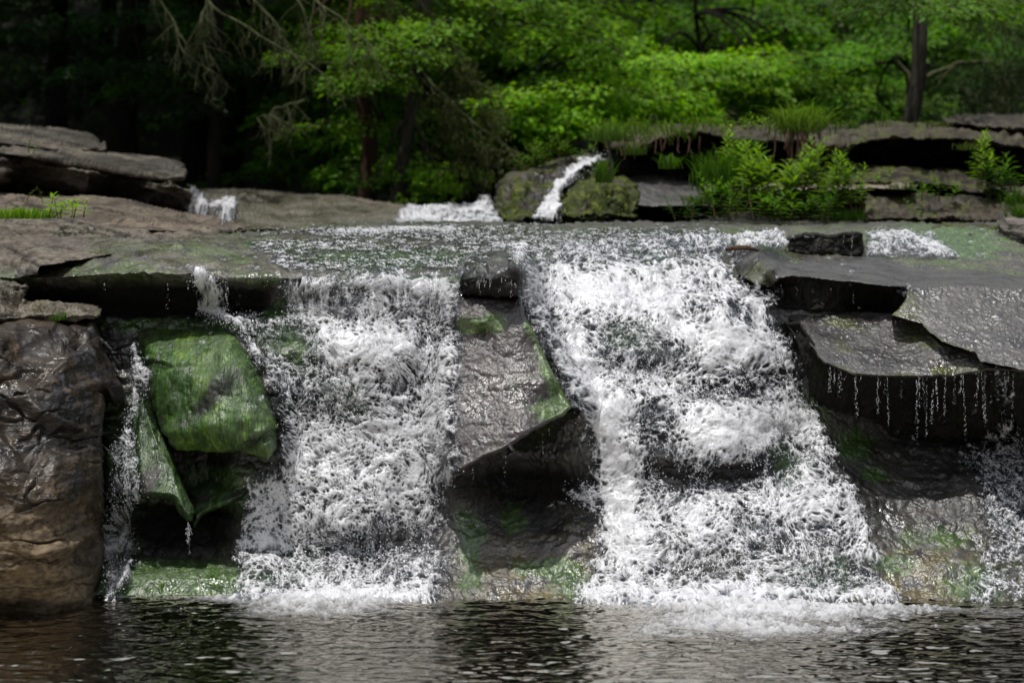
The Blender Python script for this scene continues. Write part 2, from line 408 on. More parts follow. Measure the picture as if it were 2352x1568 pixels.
# back edge of the lip follows a slightly wavy skyline
sky = 503 + 5 * np.sin(WPX / 160.0) + 3 * np.sin(WPX / 47.0) + 14 * ss(1100, 700, WPX) + 22 * ss(760, 430, WPX)
V = P(WPX, WPY, wb)
face = ss(8.95, 8.6, wb)
d = 0.045 * fbm(V, 2.4, 4, 1) * (0.35 + .65 * face) + strata(V, 2, 0.03, 8.0, 0.014) * (0.3 + .7 * face)
lipz = ss(500, 530, WPY) * ss(700, 600, WPY)
d = d + 0.014 * fbm(V, 16, 3, 5, ridged=True, gain=.45)
V = P(WPX, WPY, wb) - lattice_normals(P(WPX, WPY, blur(wb, 2))) * d[..., None]
wb = V[..., 1]
keep = WPY > sky
nA = fbm(V, 3.0, 4, 60); nB = fbm(V, 11, 4, 61); nC = fbm(V, 45, 3, 62)
c = np.broadcast_to(np.array(ROCKC['wet']), V.shape).copy()
c = mixc(c, ROCKC['dark'], ss(-.2, .3, nA)); c = mixc(c, ROCKC['purple'], ss(.1, .5, nB) * .8)
c = mixc(c, (0.075, 0.070, 0.030), lipz * ss(-.4, .2, nB) * .8)
c = mixc(c, (0.045, 0.075, 0.010), lipz * ss(-.1, .3, nA + .5 * nB) * .85)
low = ss(1230, 1340, WPY)
c = mixc(c, (0.110, 0.085, 0.025), ss(1180, 1330, WPY) * ss(1000, 1200, WPX) * ss(-.3, .2, nB) * .9)
# green algae patches
for (x, y, rx, ry, a) in [(710, 790, 50, 90, 1), (800, 900, 60, 100, .8), (640, 760, 60, 60, .9), (1440, 770, 70, 40, 1), (1290, 1310, 60, 40, 1), (1240, 1300, 70, 25, .9), (1340, 1350, 60, 40, .9),
                          (1080, 1230, 40, 60, .9), (1080, 1330, 40, 40, .8), (1180, 1190, 30, 40, 1), (1960, 1020, 50, 40, 1), (2010, 1080, 40, 20, .9), (2150, 1230, 120, 30, .7), (2240, 1330, 90, 60, .8), (2060, 1290, 60, 25, .8), (1820, 1060, 60, 60, .8),
                          (1900, 1330, 120, 70, .7), (700, 1290, 120, 60, .6), (880, 590, 200, 26, .9), (640, 560, 120, 20, .6), (1000, 640, 90, 12, 1), (2180, 540, 150, 40, .9), (2230, 560, 90, 40, .9), (1500, 600, 60, 40, .7),
                          (430, 1335, 190, 50, 2.2), (400, 745, 180, 20, 1.2), (290, 1100, 60, 160, 1.5), (500, 1130, 90, 60, 1.3), (480, 1350, 80, 40, 1.3), (670, 720, 80, 30, .7), (1860, 950, 50, 60, .7), (350, 620, 250, 20, .3)]:
    m = blob(WPX, WPY, x, y, rx, ry) * a
    c = mixc(c, mixc(np.broadcast_to(np.array((0.030, 0.075, 0.010)), V.shape).copy(), (0.07, 0.15, 0.02), ss(-.1, .4, nC)), ss(.22, .7, m + .5 * nB + .2 * nC) * .85)
c = mixc(c, (0.006, 0.006, 0.006), np.clip(blob(WPX, WPY, 430, 1210, 150, 55) * 1.6, 0, 1)); c = mixc(c, (0.007, 0.007, 0.006), ss(635, 670, WPY) * ss(735, 720, WPY) * ss(640, 600, WPX))  # shade below the boulder and under the left overhang painted near-black
fl = ss(.50, .75, nC + .25 * nA) * lipz
c = mixc(c, (.6, .62, .65), fl * .8)
c = c * (1 - .8 * np.clip(blob(WPX, WPY, 1210, 1110, 170, 50) * 1.5, 0, 1))[..., None]  # shade in the undercut below the spur painted into the rock
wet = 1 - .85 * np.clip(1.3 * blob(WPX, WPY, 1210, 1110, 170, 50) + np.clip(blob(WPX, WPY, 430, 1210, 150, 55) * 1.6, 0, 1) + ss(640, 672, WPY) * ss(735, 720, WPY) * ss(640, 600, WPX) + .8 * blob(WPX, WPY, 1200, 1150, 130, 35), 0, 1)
h, w = WPX.shape
F = grid_faces(keep)
used = np.zeros(h * w, bool); used[F.ravel()] = True; mp = np.cumsum(used) - 1
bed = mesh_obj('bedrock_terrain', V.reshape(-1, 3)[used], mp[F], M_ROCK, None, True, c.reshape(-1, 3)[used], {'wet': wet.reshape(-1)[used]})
bed['kind'] = 'structure'
ZB[j0:j1, i0:i1] = np.where(keep, wb, ZB[j0:j1, i0:i1])

# ------------------------------------------------------------------ single rocks
def rock(name, label, cat, *a, **k):
    g = k.pop('group', None)
    o = relief(name, *a, **k); tag(o, label, cat, g); return o

# mossy boulder, left
def col_boulder(I):
    c = base_wet(I, seed=3); V = I['V']
    b = I['PX'], I['PY']
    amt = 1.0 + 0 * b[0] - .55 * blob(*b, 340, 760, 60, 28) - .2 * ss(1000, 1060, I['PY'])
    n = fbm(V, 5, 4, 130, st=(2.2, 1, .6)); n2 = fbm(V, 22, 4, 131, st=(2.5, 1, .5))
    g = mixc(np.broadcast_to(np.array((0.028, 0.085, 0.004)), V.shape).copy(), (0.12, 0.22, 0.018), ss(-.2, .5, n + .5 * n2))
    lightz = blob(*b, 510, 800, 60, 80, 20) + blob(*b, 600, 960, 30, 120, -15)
    g = mixc(g, (0.10, 0.17, 0.06), np.clip(lightz, 0, 1) * .6)  # lit ridge and right-hand sheen painted paler into the green
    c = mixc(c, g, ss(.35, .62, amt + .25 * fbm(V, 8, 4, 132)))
    c = mixc(c, (0.008, 0.014, 0.003), np.clip(1.1 * blob(*b, 505, 900, 62, 18, -36) + .7 * blob(*b, 460, 940, 34, 18, -40) + 1.2 * blob(*b, 588, 1016, 44, 12, -32) + .9 * blob(*b, 375, 838, 60, 8) + .5 * blob(*b, 350, 765, 60, 26) + .6 * blob(*b, 420, 975, 34, 14), 0, 1)); c = c * (.62 + .38 * ss(-.3, .4, fbm(V, 3.5, 3, 133)))[..., None]  # shade in gash, notch and ledge painted dark; upper-left rock darker too
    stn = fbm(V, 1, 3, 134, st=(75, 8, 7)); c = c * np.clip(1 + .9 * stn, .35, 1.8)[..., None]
    return c, np.full(n.shape, .8)
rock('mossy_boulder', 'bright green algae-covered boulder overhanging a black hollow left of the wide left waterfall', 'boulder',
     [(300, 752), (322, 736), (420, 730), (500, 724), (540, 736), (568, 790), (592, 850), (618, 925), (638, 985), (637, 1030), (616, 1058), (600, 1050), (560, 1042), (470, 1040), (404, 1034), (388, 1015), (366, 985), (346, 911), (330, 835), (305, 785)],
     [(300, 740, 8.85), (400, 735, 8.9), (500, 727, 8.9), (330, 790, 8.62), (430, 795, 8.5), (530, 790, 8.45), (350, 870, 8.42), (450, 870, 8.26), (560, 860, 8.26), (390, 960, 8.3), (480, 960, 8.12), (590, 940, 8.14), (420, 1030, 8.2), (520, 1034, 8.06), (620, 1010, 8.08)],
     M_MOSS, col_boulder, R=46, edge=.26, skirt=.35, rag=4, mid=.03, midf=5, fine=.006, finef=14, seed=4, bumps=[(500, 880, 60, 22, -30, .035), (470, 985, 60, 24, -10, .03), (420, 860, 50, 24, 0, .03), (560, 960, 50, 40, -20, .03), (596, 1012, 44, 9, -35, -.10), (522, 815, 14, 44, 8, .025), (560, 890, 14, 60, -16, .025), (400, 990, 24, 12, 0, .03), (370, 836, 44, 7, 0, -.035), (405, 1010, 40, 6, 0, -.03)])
for (nm, lb, poly, pts, sd_) in [
    ('mossy_rock', 'low green streaming rock face between the brown boulder and the slanting green rib',
     [(236, 1000), (270, 985), (318, 975), (330, 1060), (330, 1140), (300, 1152), (250, 1146), (234, 1146)],
     [(238, 1000, 8.6), (318, 980, 8.55), (240, 1140, 8.35), (326, 1138, 8.3), (285, 1070, 8.42)], 9),
    ('mossy_rock', 'narrow slanting rib of rock covered in green algae below the mossy boulder on the left',
     [(318, 890), (340, 905), (366, 985), (386, 1030), (406, 1070), (428, 1130), (448, 1176), (444, 1198), (428, 1198), (408, 1178), (392, 1150), (360, 1146), (325, 1142), (308, 1080), (304, 960)],
     [(318, 900, 8.6), (340, 920, 8.55), (370, 1000, 8.42), (330, 1000, 8.45), (320, 1130, 8.25), (385, 1130, 8.2), (400, 1080, 8.3), (435, 1200, 8.15)], 7),
    ('mossy_rock', 'low green mossy ledge beside the foot of the left waterfall, under the boulder hollow',
     [(404, 1078), (470, 1068), (570, 1066), (596, 1078), (584, 1120), (560, 1142), (520, 1158), (470, 1184), (446, 1212), (434, 1180), (420, 1120)],
     [(420, 1095, 8.75), (560, 1085, 8.55), (570, 1125, 8.3), (445, 1190, 8.3), (480, 1130, 8.45), (520, 1140, 8.3)], 8)]:
    def cf(I, s=sd_):
        c = base_wet(I, seed=s); V = I['V']; n2 = fbm(V, 14, 4, 140 + s, st=(2.5, 1, .5))
        g = mixc(np.broadcast_to(np.array((0.018, 0.05, 0.007)), V.shape).copy(), (0.06, 0.11, 0.03), ss(-.2, .5, n2))
        return mixc(c, g, ss(-.35, .05, fbm(V, 7, 4, 141 + s))), np.full(n2.shape, .9)
    rock(nm, lb, 'rock', poly, pts, M_MOSS, cf, R=18, edge=.16, skirt=.35, rag=2, mid=.03, midf=5, fine=.005, finef=18, seed=sd_)

# brown boulder bottom left
def col_brown(I):
    V = I['V']; PX, PY = I['PX'], I['PY']
    n = fbm(V, 2.5, 5, 150); n2 = fbm(V, 6, 5, 151, st=(.5, 1, 3))
    c = mixc(np.broadcast_to(np.array((0.036, 0.023, 0.012)), V.shape).copy(), (0.012, 0.009, 0.006), ss(-.2, .3, n + .4 * n2))
    dry = ss(1060, 1230, PY + 40 * n2 + 60 * n) * ss(240, 150, PX + 50 * n)
    c = mixc(c, (0.15, 0.112, 0.068), dry * .9)
    ly = fbm(V, 1.0, 4, 155, st=(1.2, 1.2, 22)); c = c * (1 - .7 * ss(.10, .36, ly))[..., None]
    c = mixc(c, (0.09, 0.065, 0.05), dry * ss(.0, .4, n2) * .7)
    blk = ss(.15, .4, fbm(V, 5, 5, 152) + .5 * blob(PX, PY, 170, 880, 70, 110, 20)) * (1 - dry)
    c = mixc(c, (0.014, 0.013, 0.016), blk * .8)
    c = mixc(c, (0.02, 0.015, 0.01), ss(1355, 1400, PY) * .8)
    orange = .55 * ss(.25, .5, fbm(V, 9, 4, 153, st=(.4, 1, 2))) * .6 * (1 - dry)
    c = mixc(c, (0.17, 0.09, 0.035), orange)
    wet = 1 - .72 * dry
    return c, wet
rock('brown_boulder', 'large rounded brown boulder with cracked layers, standing in the pool at the left edge', 'boulder',
     [(-250, 735), (0, 737), (60, 730), (150, 733), (205, 728), (216, 735), (240, 800), (262, 850), (284, 905), (288, 930), (270, 940), (236, 905), (234, 960), (240, 1055), (238, 1223), (230, 1317), (220, 1349), (217, 1425), (214, 1490), (-250, 1490)],
     [(-250, 735, 8.7), (0, 738, 8.7), (200, 735, 8.6), (230, 770, 8.55), (-250, 800, 8.2), (0, 800, 8.15), (150, 800, 8.22), (-250, 950, 7.9), (0, 950, 7.9), (120, 930, 7.95), (200, 950, 8.1), (180, 860, 8.22), (265, 900, 8.42), (285, 930, 8.5),
      (-250, 1150, 7.7), (0, 1150, 7.68), (140, 1150, 7.72), (215, 1150, 8.0), (238, 1200, 8.25), (-250, 1300, 7.62), (0, 1300, 7.6), (130, 1300, 7.66), (205, 1300, 7.9), (-250, 1400, 7.75), (0, 1400, 7.72), (150, 1400, 7.8), (210, 1400, 7.95), (0, 1490, 7.8), (210, 1490, 7.95), (-250, 1490, 7.8)],
     M_BROWN, col_brown, R=24, edge=.2, skirt=.45, rag=3, mid=.05, midf=3, fine=.007, finef=14, seed=10, str_=dict(dip=-.08, freq=9, amp=.012), cracks=.022, crackst=(1.1, 9), facets=(3.2, .085))

# dark block at the head of the central spur
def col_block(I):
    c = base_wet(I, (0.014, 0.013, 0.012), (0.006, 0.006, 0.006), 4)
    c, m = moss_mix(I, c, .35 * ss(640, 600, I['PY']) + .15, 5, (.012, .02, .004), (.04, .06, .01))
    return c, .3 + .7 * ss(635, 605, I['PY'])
def col_spur(I):
    V = I['V']; PX, PY = I['PX'], I['PY']
    c = mixc(np.broadcast_to(np.array((0.050, 0.038, 0.038)), V.shape).copy(), (0.018, 0.013, 0.013), ss(-.1, .4, fbm(V, 6, 5, 160, st=(.5, 1, 2))))
    c = mixc(c, (0.035, 0.03, 0.02), ss(.2, .5, fbm(V, 15, 4, 161)) * .6)
    edgew = np.clip(1 + I['sd'] / 34, 0, 1) * ss(1170, 1230, PX) * ss(700, 760, PY) * ss(985, 940, PY)
    c, m = moss_mix(I, c, .15 + .9 * edgew + .6 * blob(PX, PY, 1100, 735, 60, 22) + .5 * blob(PX, PY, 1100, 755, 50, 20) + .6 * blob(PX, PY, 1270, 920, 40, 26) + .3 * blob(PX, PY, 1160, 950, 90, 30) + .25 * blob(PX, PY, 1090, 1040, 50, 25), 6)
    c = mixc(c, (0.12, 0.2, 0.06), edgew * ss(-.2, .3, fbm(V, 10, 3, 162)) * .55)
    return c, np.ones(PX.shape)
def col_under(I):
    c = base_wet(I, (0.008, 0.008, 0.007), (0.004, 0.004, 0.003), 6)  # near-black base carries the shade under the spur
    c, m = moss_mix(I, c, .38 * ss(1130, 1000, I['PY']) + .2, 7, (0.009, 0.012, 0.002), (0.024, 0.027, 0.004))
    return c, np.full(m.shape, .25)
rock('shaded_rock', 'shadowed mossy flank under the sloping grey spur between the two waterfalls', 'rock',
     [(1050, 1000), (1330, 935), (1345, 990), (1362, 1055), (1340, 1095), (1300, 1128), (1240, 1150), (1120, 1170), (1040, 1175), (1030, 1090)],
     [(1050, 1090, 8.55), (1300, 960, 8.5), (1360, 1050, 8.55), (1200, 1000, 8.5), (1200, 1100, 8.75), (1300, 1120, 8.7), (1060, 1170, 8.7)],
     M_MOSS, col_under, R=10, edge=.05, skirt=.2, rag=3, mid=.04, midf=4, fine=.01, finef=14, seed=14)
rock('sloping_rock', 'wet purple-grey spur of rock sloping down between the two big waterfalls', 'rock',
     [(1045, 684), (1195, 682), (1212, 730), (1240, 790), (1272, 852), (1300, 905), (1316, 934), (1296, 958), (1255, 975), (1222, 992), (1186, 1018), (1148, 1038), (1112, 1052), (1077, 1074), (1040, 1090), (1030, 900)],
     [(1050, 688, 8.5), (1190, 686, 8.5), (1050, 700, 8.42), (1195, 700, 8.42), (1050, 735, 8.36), (1110, 740, 8.34), (1050, 760, 8.4), (1110, 765, 8.4), (1200, 760, 8.34), (1230, 790, 8.36), (1050, 900, 8.24), (1150, 900, 8.2), (1250, 880, 8.2), (1310, 930, 8.22), (1290, 900, 8.3), (1200, 990, 8.06), (1100, 1050, 8.05), (1050, 1080, 8.06)],
     M_ROCK, col_spur, R=8, edge=.12, skirt=.45, rag=3, mid=.02, midf=5, fine=.004, finef=26, seed=12, str_=dict(dip=-.1, freq=9, amp=.006))
rock('shaded_rock', 'dark dripping block with a wet shining top at the head of the central spur', 'rock',
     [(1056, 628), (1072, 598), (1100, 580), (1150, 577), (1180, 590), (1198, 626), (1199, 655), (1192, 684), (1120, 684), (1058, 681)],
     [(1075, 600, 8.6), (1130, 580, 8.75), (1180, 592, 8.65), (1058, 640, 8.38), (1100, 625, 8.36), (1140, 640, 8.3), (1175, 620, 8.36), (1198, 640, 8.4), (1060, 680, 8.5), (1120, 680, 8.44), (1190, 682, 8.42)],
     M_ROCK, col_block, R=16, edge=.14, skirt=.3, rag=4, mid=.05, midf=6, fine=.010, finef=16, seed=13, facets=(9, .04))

# right slabs
def col_slab(I, s=20, moss=None):
    V = I['V']; PX, PY = I['PX'], I['PY']
    c = mixc(np.broadcast_to(np.array((0.038, 0.035, 0.033)), V.shape).copy(), (0.015, 0.014, 0.013), ss(-.1, .4, fbm(V, 5, 5, 170 + s)))
    c = mixc(c, (0.055, 0.045, 0.03), ss(.2, .5, fbm(V, 12, 4, 171 + s)) * .5)
    a = np.full(PX.shape, .12)
    for b in (moss or []): a = a + blob(PX, PY, *b[:5]) * b[5]
    c, m = moss_mix(I, c, a, s, (0.03, 0.035, 0.006), (0.075, 0.085, 0.012))
    return c, np.ones(PX.shape)
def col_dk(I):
    c = base_wet(I, (0.009, 0.008, 0.007), (0.004, 0.004, 0.0035), 26)  # shade of undercuts and recesses put into a near-black base colour
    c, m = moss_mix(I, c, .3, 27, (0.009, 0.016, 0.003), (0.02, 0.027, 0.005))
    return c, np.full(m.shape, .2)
# recess and lower right slope are bedrock; the slabs stand in front
rock('rock_slab', 'broad flat wet slab tilted to the viewer, uppermost of the grey slabs at the right', 'rock slab',
     [(1684, 578), (1740, 574), (1812, 581), (2000, 584), (2352, 596), (2615, 598), (2615, 690), (2352, 672), (2261, 664), (2160, 662), (2045, 657), (1937, 646), (1860, 638), (1818, 634), (1790, 640), (1770, 662), (1740, 655), (1690, 628)],
     [(1686, 582, 9.25), (1812, 583, 10.1), (2100, 588, 10.3), (2352, 598, 10.4), (2610, 600, 10.4), (1740, 584, 9.1), (1775, 618, 8.85), (1820, 633, 8.82), (2045, 655, 8.9), (2352, 670, 8.95), (2610, 688, 8.95), (1900, 600, 9.6), (2200, 620, 9.7), (1690, 626, 9.15), (1768, 660, 8.95), (1740, 620, 8.98), (2500, 630, 9.7), (2000, 630, 9.2), (2300, 645, 9.25)],
     M_ROCK, lambda I: col_slab(I, 21, [(1730, 630, 50, 40, 30, .8)]), R=5, edge=.08, skirt=.4, rag=2, mid=.012, midf=4, fine=.002, finef=20, seed=21)
rock('shaded_rock', 'black dripping undercut face below the front edge of the uppermost grey slab', 'rock',
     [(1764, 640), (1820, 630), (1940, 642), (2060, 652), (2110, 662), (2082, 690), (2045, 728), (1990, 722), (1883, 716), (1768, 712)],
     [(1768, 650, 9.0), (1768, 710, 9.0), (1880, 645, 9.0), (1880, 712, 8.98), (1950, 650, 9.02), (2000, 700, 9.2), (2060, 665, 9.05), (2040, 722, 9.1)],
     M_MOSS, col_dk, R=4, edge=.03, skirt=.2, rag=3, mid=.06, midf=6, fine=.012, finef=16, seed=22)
rock('rock_slab', 'sloping wet slab with a mossy seam along its lower edge, middle of the grey slabs at the right', 'rock slab',
     [(2085, 658), (2160, 654), (2352, 662), (2615, 674), (2615, 850), (2352, 852), (2250, 830), (2239, 806), (2160, 786), (2117, 742), (2042, 726), (2080, 690)],
     [(2090, 660, 8.88), (2352, 668, 8.88), (2610, 680, 8.88), (2050, 722, 8.75), (2117, 738, 8.68), (2160, 780, 8.52), (2239, 800, 8.44), (2352, 845, 8.28), (2610, 845, 8.28), (2300, 750, 8.6)],
     M_ROCK, lambda I: col_slab(I, 23, [(2110, 745, 70, 14, 32, .9), (2200, 795, 70, 12, 20, .7), (2070, 690, 40, 30, 0, .9)]), R=4, edge=.02, skirt=.4, rag=4, mid=.02, midf=4, fine=.0045, finef=30, seed=23, str_=dict(dip=0, freq=9, amp=.006))
rock('shaded_rock', 'black overhung face hung with thin threads of dripping water at the right', 'rock',
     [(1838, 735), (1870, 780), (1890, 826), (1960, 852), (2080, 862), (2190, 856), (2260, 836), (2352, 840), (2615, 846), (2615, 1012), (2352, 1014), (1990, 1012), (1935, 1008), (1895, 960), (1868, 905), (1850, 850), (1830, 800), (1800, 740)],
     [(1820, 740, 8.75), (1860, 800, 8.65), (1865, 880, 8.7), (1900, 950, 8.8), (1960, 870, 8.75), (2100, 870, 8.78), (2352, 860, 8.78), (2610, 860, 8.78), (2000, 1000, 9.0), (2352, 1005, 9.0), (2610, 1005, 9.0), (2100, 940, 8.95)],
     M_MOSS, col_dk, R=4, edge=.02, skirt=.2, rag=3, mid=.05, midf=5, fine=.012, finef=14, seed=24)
rock('rock_slab', 'thick grey slab jutting over the dripping black face, lowest of the slabs at the right', 'rock slab',
     [(1771, 715), (1883, 712), (1990, 716), (2045, 722), (2117, 738), (2165, 786), (2239, 803), (2268, 838), (2352, 842), (2615, 838), (2615, 858), (2352, 856), (2268, 850), (2189, 864), (2081, 870), (1959, 860), (1887, 832), (1860, 795), (1840, 758), (1807, 733)],
     [(1772, 716, 9.1), (1883, 714, 9.1), (2045, 722, 9.0), (2160, 786, 8.62), (2239, 805, 8.54), (2400, 842, 8.4), (2610, 842, 8.4), (1810, 733, 8.95), (1840, 757, 8.78), (1887, 828, 8.5), (1959, 857, 8.44), (2081, 868, 8.44), (2189, 861, 8.48), (1950, 780, 8.75), (2060, 800, 8.68)],
     M_ROCK, lambda I: col_slab(I, 25, [(1940, 740, 70, 14, 15, .5), (2100, 770, 70, 24, 20, .6), (2150, 775, 30, 24, 0, .7), (1930, 790, 40, 26, 30, .5), (2220, 850, 90, 10, 0, .8), (1920, 840, 60, 10, 25, .7), (2050, 860, 120, 8, 0, .5)]), R=5, edge=.08, skirt=.4, rag=4, mid=.02, midf=4, fine=.004, finef=30, seed=25)
# ------------------------------------------------------------------ rocks of the upper river
def col_dry(I, c0=(0.105, 0.092, 0.072), c1=(0.04, 0.035, 0.028), s=30, wetv=.15, dip=.19, dark_below=None, mossa=0.0):
    V = I['V']; PX, PY = I['PX'], I['PY']
    n = fbm(V, 3, 4, 200 + s, st=(.6, 1, 3)); n2 = fbm(V, 14, 4, 201 + s, st=(.35, 1, 2.5))
    c = mixc(np.broadcast_to(np.array(c0), V.shape).copy(), c1, ss(-.25, .35, n + .4 * n2))
    c = mixc(c, (0.03, 0.026, 0.02), ss(.12, .4, n2 - .3 * n) * .85)
    Vd = V.copy(); Vd[..., 2] += dip * V[..., 0]; ly = fbm(Vd, 1.0, 3, 203 + s, st=(1.2, 1.2, 40)); c = c * (1 - .75 * ss(.08, .34, ly))[..., None]
    if mossa: c, m = moss_mix(I, c, np.full(PX.shape, mossa), s, (0.05, 0.055, 0.012), (0.08, 0.09, 0.015))
    if dark_below: c = c * (1 - .75 * ss(dark_below[0], dark_below[1], PY - dark_below[2] * (PX - 200)))[..., None]
    return c, np.full(PX.shape, wetv)
LST = dict(dip=.19, freq=15, amp=.04, wob=.4)
rock('rock_slab', 'small weathered grey slab lying on top of the stack at the left', 'rock slab',
     [(-250, 276), (0, 280), (60, 288), (133, 297), (212, 312), (238, 329), (239, 350), (150, 350), (0, 335), (-250, 330)],
     [(-250, 280, 12.6), (0, 282, 12.5), (230, 325, 12.3), (-250, 325, 11.9), (0, 330, 11.9), (239, 348, 12.0)],
     M_SLAB, lambda I: col_dry(I, s=31), R=7, edge=.2, skirt=1.2, rag=1.2, mid=.015, midf=3, fine=.012, finef=14, seed=31, str_=LST)
rock('rock_slab', 'long weathered grey slab with a blunt rounded end, middle of the stack at the left', 'rock slab',
     [(-250, 318), (0, 322), (100, 337), (240, 350), (300, 357), (396, 368), (422, 380), (428, 396), (424, 412), (396, 414), (300, 404), (180, 380), (60, 362), (-250, 350)],
     [(-250, 322, 12.2), (0, 324, 12.15), (396, 370, 11.9), (-250, 350, 11.75), (60, 360, 11.72), (300, 400, 11.6), (420, 408, 11.6)],
     M_SLAB, lambda I: col_dry(I, s=32), R=8, edge=.22, skirt=1.0, rag=1.2, mid=.015, midf=3, fine=.012, finef=14, seed=32, str_=LST)
rock('rock_slab', 'thick grey-brown slab at the bottom of the stack, black and undercut along its foot', 'rock slab',
     [(-250, 352), (60, 360), (120, 376), (230, 392), (330, 412), (395, 414), (432, 434), (443, 452), (443, 463), (425, 484), (330, 480), (250, 470), (100, 455), (-250, 450)],
     [(-250, 352, 12.0), (60, 362, 12.0), (300, 405, 11.95), (0, 385, 11.75), (0, 402, 11.7), (200, 425, 11.65), (350, 452, 11.6), (430, 445, 11.6), (0, 440, 12.4), (200, 455, 12.4), (330, 472, 12.4), (430, 478, 12.0), (-250, 402, 11.7), (-250, 445, 12.3)],
     M_SLAB, lambda I: col_dry(I, (0.13, 0.11, 0.085), (0.06, 0.05, 0.04), s=33), R=6, edge=.15, skirt=.8, rag=1.5, mid=.02, midf=3, fine=.014, finef=14, seed=33, str_=LST)
rock('rock_ledge', 'flat tan ledge running down to the stream below the slab stack at the left', 'rock ledge',
     [(-250, 444), (30, 446), (90, 452), (170, 448), (215, 447), (300, 458), (420, 482), (500, 498), (576, 518), (548, 526), (400, 530), (260, 525), (180, 505), (-250, 505)],
     [(-250, 448, 11.6), (100, 453, 11.4), (300, 460, 11.4), (420, 484, 11.2), (576, 518, 10.4), (0, 500, 10.9), (250, 500, 10.5), (300, 480, 10.7), (400, 525, 10.2)],
     M_SLAB, lambda I: col_dry(I, (0.15, 0.122, 0.09), (0.075, 0.06, 0.046), s=34), R=4, edge=.08, skirt=.6, rag=2, mid=.03, midf=4, fine=.008, finef=12, seed=34, str_=dict(dip=.12, freq=20, amp=.02))
def col_plateau(I):
    c, w_ = col_dry(I, (0.145, 0.126, 0.1), (0.085, 0.073, 0.06), s=35)
    PX, PY = I['PX'], I['PY']
    m = blob(PX, PY, 155, 548, 55, 22); c = mixc(c, (0.10, 0.085, 0.075), ss(.3, .6, m + .2 * fbm(I['V'], 9, 3, 300)) * .8)
    lo = ss(600, 628, PY); c = mixc(c, (0.03, 0.026, 0.016), lo * .9)
    return c, .15 + .7 * lo
rock('rock_ledge', 'broad pale tan shelf with a jagged grey lump on it, at the left edge', 'rock ledge',
     [(-250, 500), (0, 501), (120, 499), (180, 500), (215, 510), (260, 522), (420, 526), (540, 520), (575, 519), (540, 531), (500, 543), (420, 552), (342, 564), (252, 584), (150, 600), (92, 611), (84, 626), (40, 640), (-250, 646)],
     [(-250, 503, 10.3), (100, 502, 10.3), (190, 508, 10.2), (400, 528, 10.35), (575, 519, 10.6), (500, 541, 9.8), (342, 562, 9.45), (252, 582, 9.0), (92, 609, 8.72), (-250, 606, 8.7), (100, 530, 9.75), (210, 535, 9.85), (60, 560, 9.35), (150, 575, 9.1), (180, 545, 9.55), (-250, 550, 9.4), (-250, 640, 8.62), (70, 640, 8.66), (0, 685, 8.75), (-250, 685, 8.75)],
     M_SLAB, col_plateau, R=5, edge=.06, skirt=.4, rag=2, mid=.03, midf=5, fine=.012, finef=12, seed=35, str_=dict(dip=.1, freq=20, amp=.014), facets=(4, .03))
rock('rock_slab', 'low brown slab with a patch of moss wedged under the pale shelf at the left edge', 'rock slab',
     [(-250, 640), (40, 636), (66, 655), (60, 688), (120, 692), (200, 690), (232, 700), (226, 732), (150, 738), (-250, 740)],
     [(-250, 640, 8.8), (60, 640, 8.8), (-250, 680, 8.8), (60, 680, 8.8), (200, 692, 8.75), (-250, 720, 8.5), (0, 720, 8.5), (220, 730, 8.55)],
     M_ROCK, lambda I: col_dry(I, (0.14, 0.12, 0.085), (0.05, 0.045, 0.03), s=36, wetv=.5, mossa=.3), R=8, edge=.1, skirt=.3, rag=3, mid=.04, midf=4, fine=.01, finef=14, seed=36, str_=LST)
def col_hump(I):
    V = I['V']; c = mixc(np.broadcast_to(np.array((0.085, 0.075, 0.05)), V.shape).copy(), (0.045, 0.042, 0.018), ss(-.2, .3, fbm(V, 5, 4, 310)))
    c = mixc(c, (.5, .52, .55), ss(.45, .7, fbm(V, 30, 3, 311)) * .7)
    c = mixc(c, (0.16, 0.13, 0.10), ss(8, 3, -I['sd']) * ss(700, 760, I['PX']))
    return c, np.full(c.shape[:2], .95)
rock('river_rock', 'low rounded olive rock under a thin sliding sheet of water, behind the falls lip', 'rock',
     [(425, 440), (445, 436), (540, 434), (640, 440), (700, 446), (780, 448), (860, 460), (930, 470), (975, 490), (960, 512), (700, 528), (560, 528), (480, 505), (440, 490)],
     [(430, 440, 14.5), (640, 442, 14.5), (930, 472, 13.5), (440, 485, 12.4), (560, 520, 11.5), (700, 480, 12.8), (700, 524, 11.6), (950, 508, 11.8), (540, 470, 12.8)],
     M_ROCK, col_hump, R=10, edge=.35, skirt=1.0, rag=2, mid=.05, midf=3, fine=.012, finef=14, seed=37)
def col_mossrock(I, s=40, a=.75, c0=(0.05, 0.04, 0.03)):
    c = base_wet(I, c0, (0.02, 0.018, 0.014), s)
    c, m = moss_mix(I, c, a + .3 * fbm(I['V'], 3, 3, s + 400), s, (0.03, 0.042, 0.005), (0.10, 0.12, 0.012), 9)
    return c, .5 - .3 * m
rock('mossy_rock', 'dark mossy rock on the left side of the small upper cascade', 'rock',
     [(1128, 448), (1140, 425), (1165, 405), (1205, 386), (1262, 372), (1310, 358), (1350, 354), (1386, 356), (1378, 372), (1330, 410), (1300, 440), (1290, 512), (1150, 512), (1134, 492)],
     [(1130, 450, 12.6), (1240, 378, 12.9), (1380, 358, 13.1), (1140, 490, 12.2), (1200, 440, 12.1), (1250, 500, 11.8), (1300, 400, 12.6), (1280, 440, 12.35)],
     M_ROCK, lambda I: col_mossrock(I, 41, .5), R=14, edge=.35, skirt=1.0, rag=6, mid=.15, midf=3, fine=.03, finef=9, seed=41)
